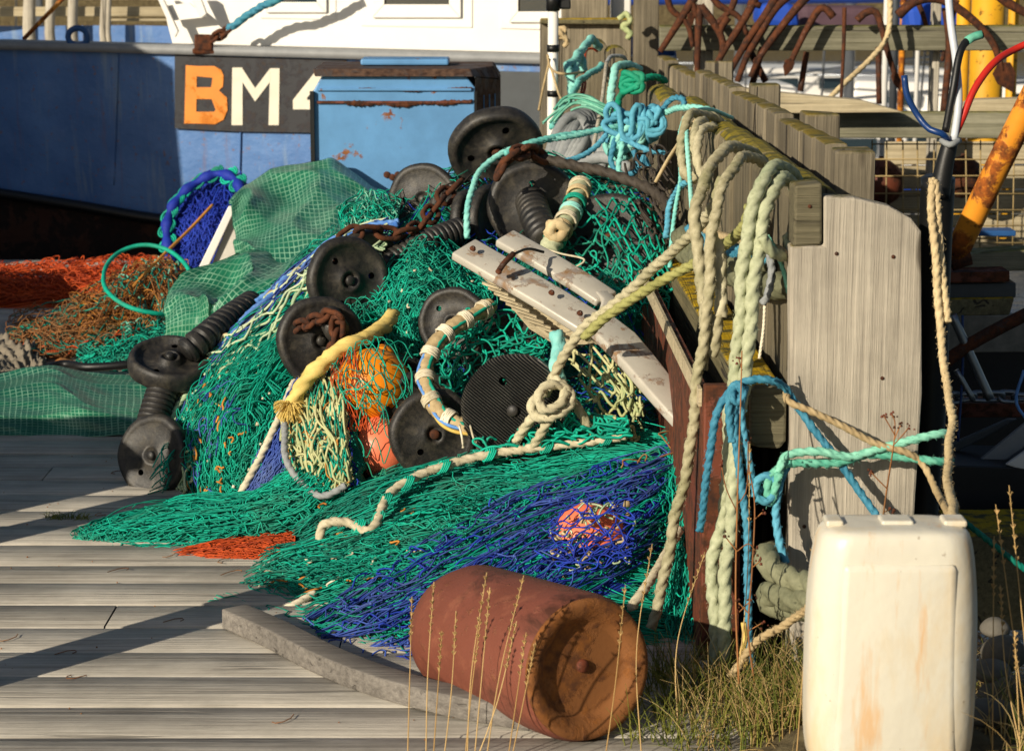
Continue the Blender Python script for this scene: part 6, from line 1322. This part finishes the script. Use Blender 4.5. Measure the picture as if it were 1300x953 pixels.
# ================================================================== black tube with cables
tb = thing('cable_tube', tuple(P(1190, 600, 5.05)), 'black rubber tube standing behind the end board with cables out of its top', 'cable tube')
g = G(); p = PP([(1168, 700, 5.1), (1182, 500, 5.08), (1186, 340, 5.05), (1191, 226, 5.02)]); p = spline(p, step=.02); sweep(g, p, np.linspace(.034, .037, len(p)), 24); sweep(g, p[-3:] + (0, 0, .003), .032, 24); g.build('outer_tube', 'dark', tb, smooth=True)
g = G(); p = spline(PP([(1192, 250, 5.0), (1199, 210, 5.0), (1207, 178, 5.0)]), step=.01); sweep(g, p, np.linspace(.024, .017, len(p)), 16); g.build('inner_sleeve', 'dark', tb, smooth=True)
g = G(); sweep(g, spline(PP([(1195, 178, 4.99), (1206, 184, 4.97), (1218, 178, 4.99)]), step=.008), .007, 8); g.build('tape_collar', 'greyrope', tb, smooth=True)
for pts, r_, mt, nm in (([(1148,96,5.0),(1152,122,5.0),(1166,148,5.0),(1180,164,4.98),(1196,170,4.97),(1208,182,5.0)], .007, 'bluecable', 'blue_cable'), ([(1247,44,5.05),(1228,52,5.04),(1218,70,5.02),(1210,115,5.0),(1200,168,5.0)], .0085, 'dark', 'black_cable'),
                        ([(1203,-20,5.1),(1207,30,5.08),(1214,80,5.05),(1217,130,5.0),(1211,178,4.99)], .0085, 'whitecable', 'white_cable'), ([(1330,45,5.1),(1290,62,5.1),(1262,80,5.05),(1238,112,5.02),(1222,150,5.0),(1210,176,5.0)], .008, 'red', 'red_cable'), ([(1247,44,5.045),(1236,47,5.045),(1228,52,5.035)], .0095, 'seagreen', 'cable_end')):
    g = G(); sweep(g, spline(PP(pts), step=.012), r_, 10); g.build(nm, mt, tb, smooth=True)
# ================================================================== stones, grass and dry stalks
def stone(c, r, label, seed):
    bm = bmesh.new(); bmesh.ops.create_icosphere(bm, subdivisions=3, radius=r); rr = np.random.RandomState(seed); K = rr.randn(5, 3) / r * 1.3; ph = rr.rand(5) * 6
    sx = rr.uniform(.8, 1.3, 3) * (1, 1, .75)
    for v in bm.verts:
        co = np.array(v.co); f_ = 1 + .09 * sum(np.sin(K[i_] @ co + ph[i_]) for i_ in range(5)); v.co = Vector(co * f_ * sx + c)
    V = [tuple(v.co) for v in bm.verts]; F_ = [tuple(v.index for v in f.verts) for f in bm.faces]; bm.free()
    g = G(); g.add(V, F_); g.build('stone', 'rubble', None, smooth=True, label=label, cat='stone', group='rubble beside the canister')
for k, (a, b, Yd, r_, lab) in enumerate(((1262, 795, 4.5, .03, 'small grey stone topmost in the rubble right of the canister'), (1275, 830, 4.4, .045, 'larger pale stone at the right edge of the rubble'), (1254, 850, 4.3, .035, 'grey stone touching the right side of the canister'), (1290, 880, 4.25, .05, 'lowest stone at the bottom right corner'), (1255, 905, 4.1, .04, 'stone in the grass just below the canister corner'))): stone(P(a, b, Yd), r_, lab, k + 5)
def blade_set(g, bases, hts, lean, r, n=7, seed=0):
    rs = np.random.RandomState(seed); N_ = len(bases); t_ = np.linspace(0, 1, n)[None, :, None]
    a = rs.uniform(0, 6.28, N_); L = np.stack([np.cos(a), np.sin(a), np.zeros(N_)], 1)[:, None] * (lean * rs.uniform(.3, 1.5, (N_, 1, 1)))
    Pt = bases[:, None, :] + t_ * np.array((0, 0, 1)) * hts[:, None, None] + L * t_ ** 2
    Pt[:, :, 2] -= (np.linalg.norm(L, axis=2)[:, :, None] * t_[:, :, :] ** 3 * .4)[:, :, 0]
    rad = r * np.linspace(1, .15, n)[None, :] * np.ones((N_, 1)); multi(g, Pt, rad, k=3)
def grass_mat(name, a, b):
    t = NT(name); t.col(t.ramp(t.attr(), [(0, rgb(a)), (1, rgb(b))])); t.rough(.6, .3); return t.m
MAT['grass'] = grass_mat('green_grass', '#46551d', '#8a8a3a'); MAT['dry'] = grass_mat('dry_grass', '#8d713e', '#cbb27a'); MAT['stalk'] = grass_mat('dry_stalk', '#a3814c', '#c8aa74')
rs = np.random.RandomState(4)
def scatter(n, x0, x1, y0, y1): 
    X_ = rs.uniform(x0, x1, n); Y_ = rs.uniform(y0, y1, n); return np.array([(x, y, gz(x, y) - .01) for x, y in zip(X_, Y_)])
g = G()
B1 = np.concatenate([scatter(520, .3, .66, 4.3, 4.8), scatter(300, .3, .6, 4.55, 4.86), scatter(140, .22, .34, 4.35, 4.8), scatter(160, .0, .5, 3.6, 3.9), scatter(160, .9, 1.03, 3.6, 4.6)])
blade_set(g, B1, rs.uniform(.05, .17, len(B1)), .06, .0022, seed=1); g.build('grass', 'grass', smooth=True, kind='stuff', label='green grass growing on the soil at the foot of the wall')
g = G(); B2 = np.concatenate([scatter(420, .34, .66, 4.3, 4.82), scatter(160, -.05, .5, 3.6, 3.9), scatter(200, .86, 1.03, 3.7, 4.7), scatter(120, .62, .85, 4.2, 4.7)])
blade_set(g, B2, rs.uniform(.05, .2, len(B2)), .08, .0018, seed=2); g.build('dead_grass', 'dry', smooth=True, kind='stuff', label='dead straw coloured grass among the green')
g = G(); B3 = np.array([P(a, b, h=0) + (0, 0, -.004) for a, b in zip(rs.uniform(58, 112, 130), rs.normal(657.5, 1.2, 130))]); blade_set(g, B3, rs.uniform(.008, .03, 130), .02, .0016, seed=3); g.build('grass', 'grass', smooth=True, kind='stuff', label='small moss and grass tuft in a deck seam')
def stalks(label, items, grp='tall dry grass stalks'):
    for k, (bx, by, bY, tx, ty, tY, bend) in enumerate(items):
        a, c = P(bx, by, bY), P(tx, ty, tY); a[2] = max(gz(a[0], a[1]), 0 if a[0] < .36 else -.03) - .005; m1 = (a + c) / 2 + np.array((bend, 0, 0)); p = spline([a, m1, c], n=26); root = thing('grass_stalk', tuple(a), label[k] if isinstance(label, list) else label, 'grass stalk', grp)
        g = G(); sweep(g, p, np.linspace(.0014, .0008, 26), 5); g.build('stem', 'stalk', root, smooth=True)
        g = G(); hd = p[-8:]; L = []
        for i_ in range(46):
            q_ = hd[random.randrange(7)]; e = unit(np.array((random.uniform(-1, 1), random.uniform(-1, 1), 1.6))); L.append([q_, q_ + e * .004, q_ + e * .009])
        multi(g, np.array(L), .0009, k=3); g.build('seed_head', 'stalk', root, smooth=True)
names1 = ['dry grass stalk at the far left in front of the rusty tank', 'tall dry stalk second from the left before the tank', 'short dry stalk low before the left half of the tank', 'dry stalk rising at the middle left of the tank', 'thin dry stalk just left of the crossing group', 'tallest dry stalk of the crossing group before the tank', 'dark headed stalk in the crossing group before the tank', 'right leaning stalk reaching above the tank top', 'strongly slanting stalk crossing the middle of the tank', 'low slanting stalk before the tank rim', 'lowest right leaning stalk before the tank rim', 'curved dry stalk in front of the dished tank end']
stalks(names1, [(517, 905, 4.3, 523, 757, 4.3, .0), (540, 905, 4.25, 551, 738, 4.25, -.004), (548, 905, 4.2, 561, 800, 4.2, 0), (562, 905, 4.25, 579, 775, 4.25, .004), (588, 905, 4.2, 610, 785, 4.2, -.002), (592, 905, 4.2, 618, 726, 4.2, -.01), (600, 905, 4.2, 622, 745, 4.2, 0), (614, 905, 4.2, 665, 730, 4.2, -.008), (592, 905, 4.15, 656, 788, 4.15, .01), (640, 905, 4.15, 668, 802, 4.15, 0), (640, 905, 4.1, 680, 815, 4.1, 0), (762, 905, 4.1, 794, 742, 4.15, .004)])
names2 = ['dry stalk bending left above the tank end before the hanging net', 'dry stalk with a curved tip left of the thick green rope', 'dry stalk at the left foot of the canister', 'left one of the dry stalks right of the canister', 'middle dry stalk right of the canister', 'tall dry stalk near the right edge', 'rightmost dry stalk at the edge of the picture', 'short dry stalk before the olive hull', 'curved dry stalk beside the brown flange']
stalks(names2, [(815, 900, 4.3, 828, 690, 4.4, -.02), (862, 900, 4.4, 895, 700, 4.6, -.03), (1012, 900, 4.1, 1032, 690, 4.3, 0), (1262, 905, 3.9, 1262, 680, 4.0, 0), (1300, 905, 3.9, 1270, 742, 4.0, -.01), (1310, 900, 3.9, 1264, 640, 4.0, .0), (1318, 900, 3.9, 1281, 616, 4.0, 0), (1300, 905, 3.8, 1288, 800, 3.8, 0), (930, 900, 4.5, 952, 560, 4.68, .012)])
# bare twiggy weeds before the boards
def weed(label, stem, twigs, Y):
    root = thing('dead_weed', tuple(P(*stem[0])), label, 'weed'); g = G(); sweep(g, spline(PP(stem), n=30), np.linspace(.0022, .0014, 30), 5); g.build('stem', 'brownnet', root, smooth=True)
    for t_ in twigs:
        g = G(); p = spline(PP(t_), n=10); sweep(g, p, .0013, 5); g.build('twig', 'brownnet', root, smooth=True)
        g = G(); blobs(g, np.array([p[-1] + RNG.randn(3) * .005 for _ in range(5)]), .0032); g.build('bud', 'brown', root)
weed('dry twiggy weed with small buds before the broad end board', [(1120,665,4.3),(1126,620,4.4),(1133,575,4.5),(1136,552,4.52)], [[(1136,552,4.52),(1128,538,4.52),(1122,528,4.52)], [(1136,552,4.52),(1136,535,4.52),(1132,526,4.52)], [(1134,565,4.5),(1146,552,4.5),(1154,542,4.5)], [(1136,556,4.5),(1143,540,4.5)], [(1126,620,4.4),(1114,608,4.4),(1105,598,4.4)], [(1122,650,4.35),(1132,645,4.35)]], 4.5)
weed('tall bare weed standing before the squared rail block', [(938,868,4.5),(934,760,4.55),(936,640,4.6),(940,520,4.66),(942,445,4.7)], [[(936,640,4.6),(948,620,4.6),(950,560,4.62)], [(936,650,4.6),(922,620,4.6),(916,590,4.6)], [(935,700,4.57),(950,690,4.57),(960,700,4.57)], [(936,700,4.57),(920,680,4.57)], [(935,780,4.55),(955,760,4.55)], [(942,470,4.69),(938,455,4.69)]], 4.6)
weed('crooked bare weed beside the blue hanging rope', [(958,868,4.5),(950,800,4.52),(955,720,4.56),(958,640,4.6),(950,590,4.62)], [[(955,720,4.56),(965,712,4.56)], [(957,660,4.6),(968,650,4.6)], [(952,780,4.53),(938,765,4.53)], [(951,800,4.53),(968,790,4.53)]], 4.6)
rope('yellow_strap', [(944,790,4.7),(946,810,4.7),(942,830,4.68),(947,845,4.66)], .006, 'yellow', 'short yellow strap end beside the brown flange', laid=False)
# ================================================================== unseen things added left of the frame to cast shadows on deck and hull

ct_ = thing('hull_shadow_caster', (-4.6, 10.2, 0), 'added unseen container standing on the quay left of the picture', 'shadow_block')  # unseen block added to throw the shadow on the hull
g = G(); g.box((-4.7, 10.3, 1.05), (1.9, 1.0, 2.1)); g.build('body', 'bootblue', ct_, bevel=.01)
for k in range(2): g = G(); g.box((-5.15 + k * .9, 9.79, 1.05), (.8, .03, 1.9)); g.build('caster_door', 'bootblue', ct_, bevel=.006)
ps = thing('net_shadow_caster', (-3.3, 8.6, 0), 'added unseen pallets beside the store container', 'shadow_stack')  # added out of view, shades the orange net and the lower hull
for k in range(5): g = G(); g.box((-3.3, 8.6, .07 + k * .145), (.9, .9, .022)); g.box((-3.3, 8.6, .02 + k * .145), (.9, .1, .08)); g.box((-3.3, 8.2, .02 + k * .145), (.9, .1, .08)); g.box((-3.3, 9.0, .02 + k * .145), (.9, .1, .08)); g.build('shadow_layer', 'cream', ps)
wx = thing('deck_shadow_caster', (-2.5, 5.6, 0), 'added unseen chest on the deck left of the picture', 'shadow_box')  # unseen box added for the wide shadow across the deck
g = G(); g.box((-2.87, 5.6, .36), (1.3, .62, .72)); g.build('body', 'kerb', wx, bevel=.01); g = G(); g.box((-2.87, 5.6, .74), (1.36, .68, .04)); g.build('lid', 'kerb', wx, bevel=.006)
g = G(); sweep(g, np.array([(-1.86, 5.42, 0), (-1.86, 5.42, .72)]), .07, 20); g.build('shadow_post', 'darkrust', None, smooth=True, label='added unseen bollard on the deck beside the gear chest', cat='shadow_post')  # added post out of view, makes the thin wedge of shadow

g = G(); sweep(g, np.array([(-1.38, 4.5, 0), (-1.37, 4.5, .5)]), .075, 20); g.build('shadow_post', 'darkrust', None, smooth=True, label='second added unseen bollard, nearer the camera at the left', cat='shadow_post')  # another unseen post, added for the shadow wedge nearer the camera
# crumbs, splinters and twine scraps scattered on the boards
g = G(); rs = np.random.RandomState(9); X_ = rs.uniform(-2.4, .3, 400); Y_ = rs.uniform(4.2, 9.8, 400); blobs(g, np.column_stack([X_, Y_, np.full(400, .001)]), .0022)
L = []
for k in range(26):
    a = rs.uniform(0, 6.28); c = np.array((rs.uniform(-1.3, .2), rs.uniform(4.4, 7), .003)); L.append([c + np.array((math.cos(a + b * .5) * b * .012, math.sin(a + b * .7) * b * .012, .001)) for b in range(5)])
multi(g, np.array(L), .0011); g.build('deck_litter', 'brownnet', smooth=True, kind='stuff', label='crumbs and short twine scraps scattered over the deck boards')
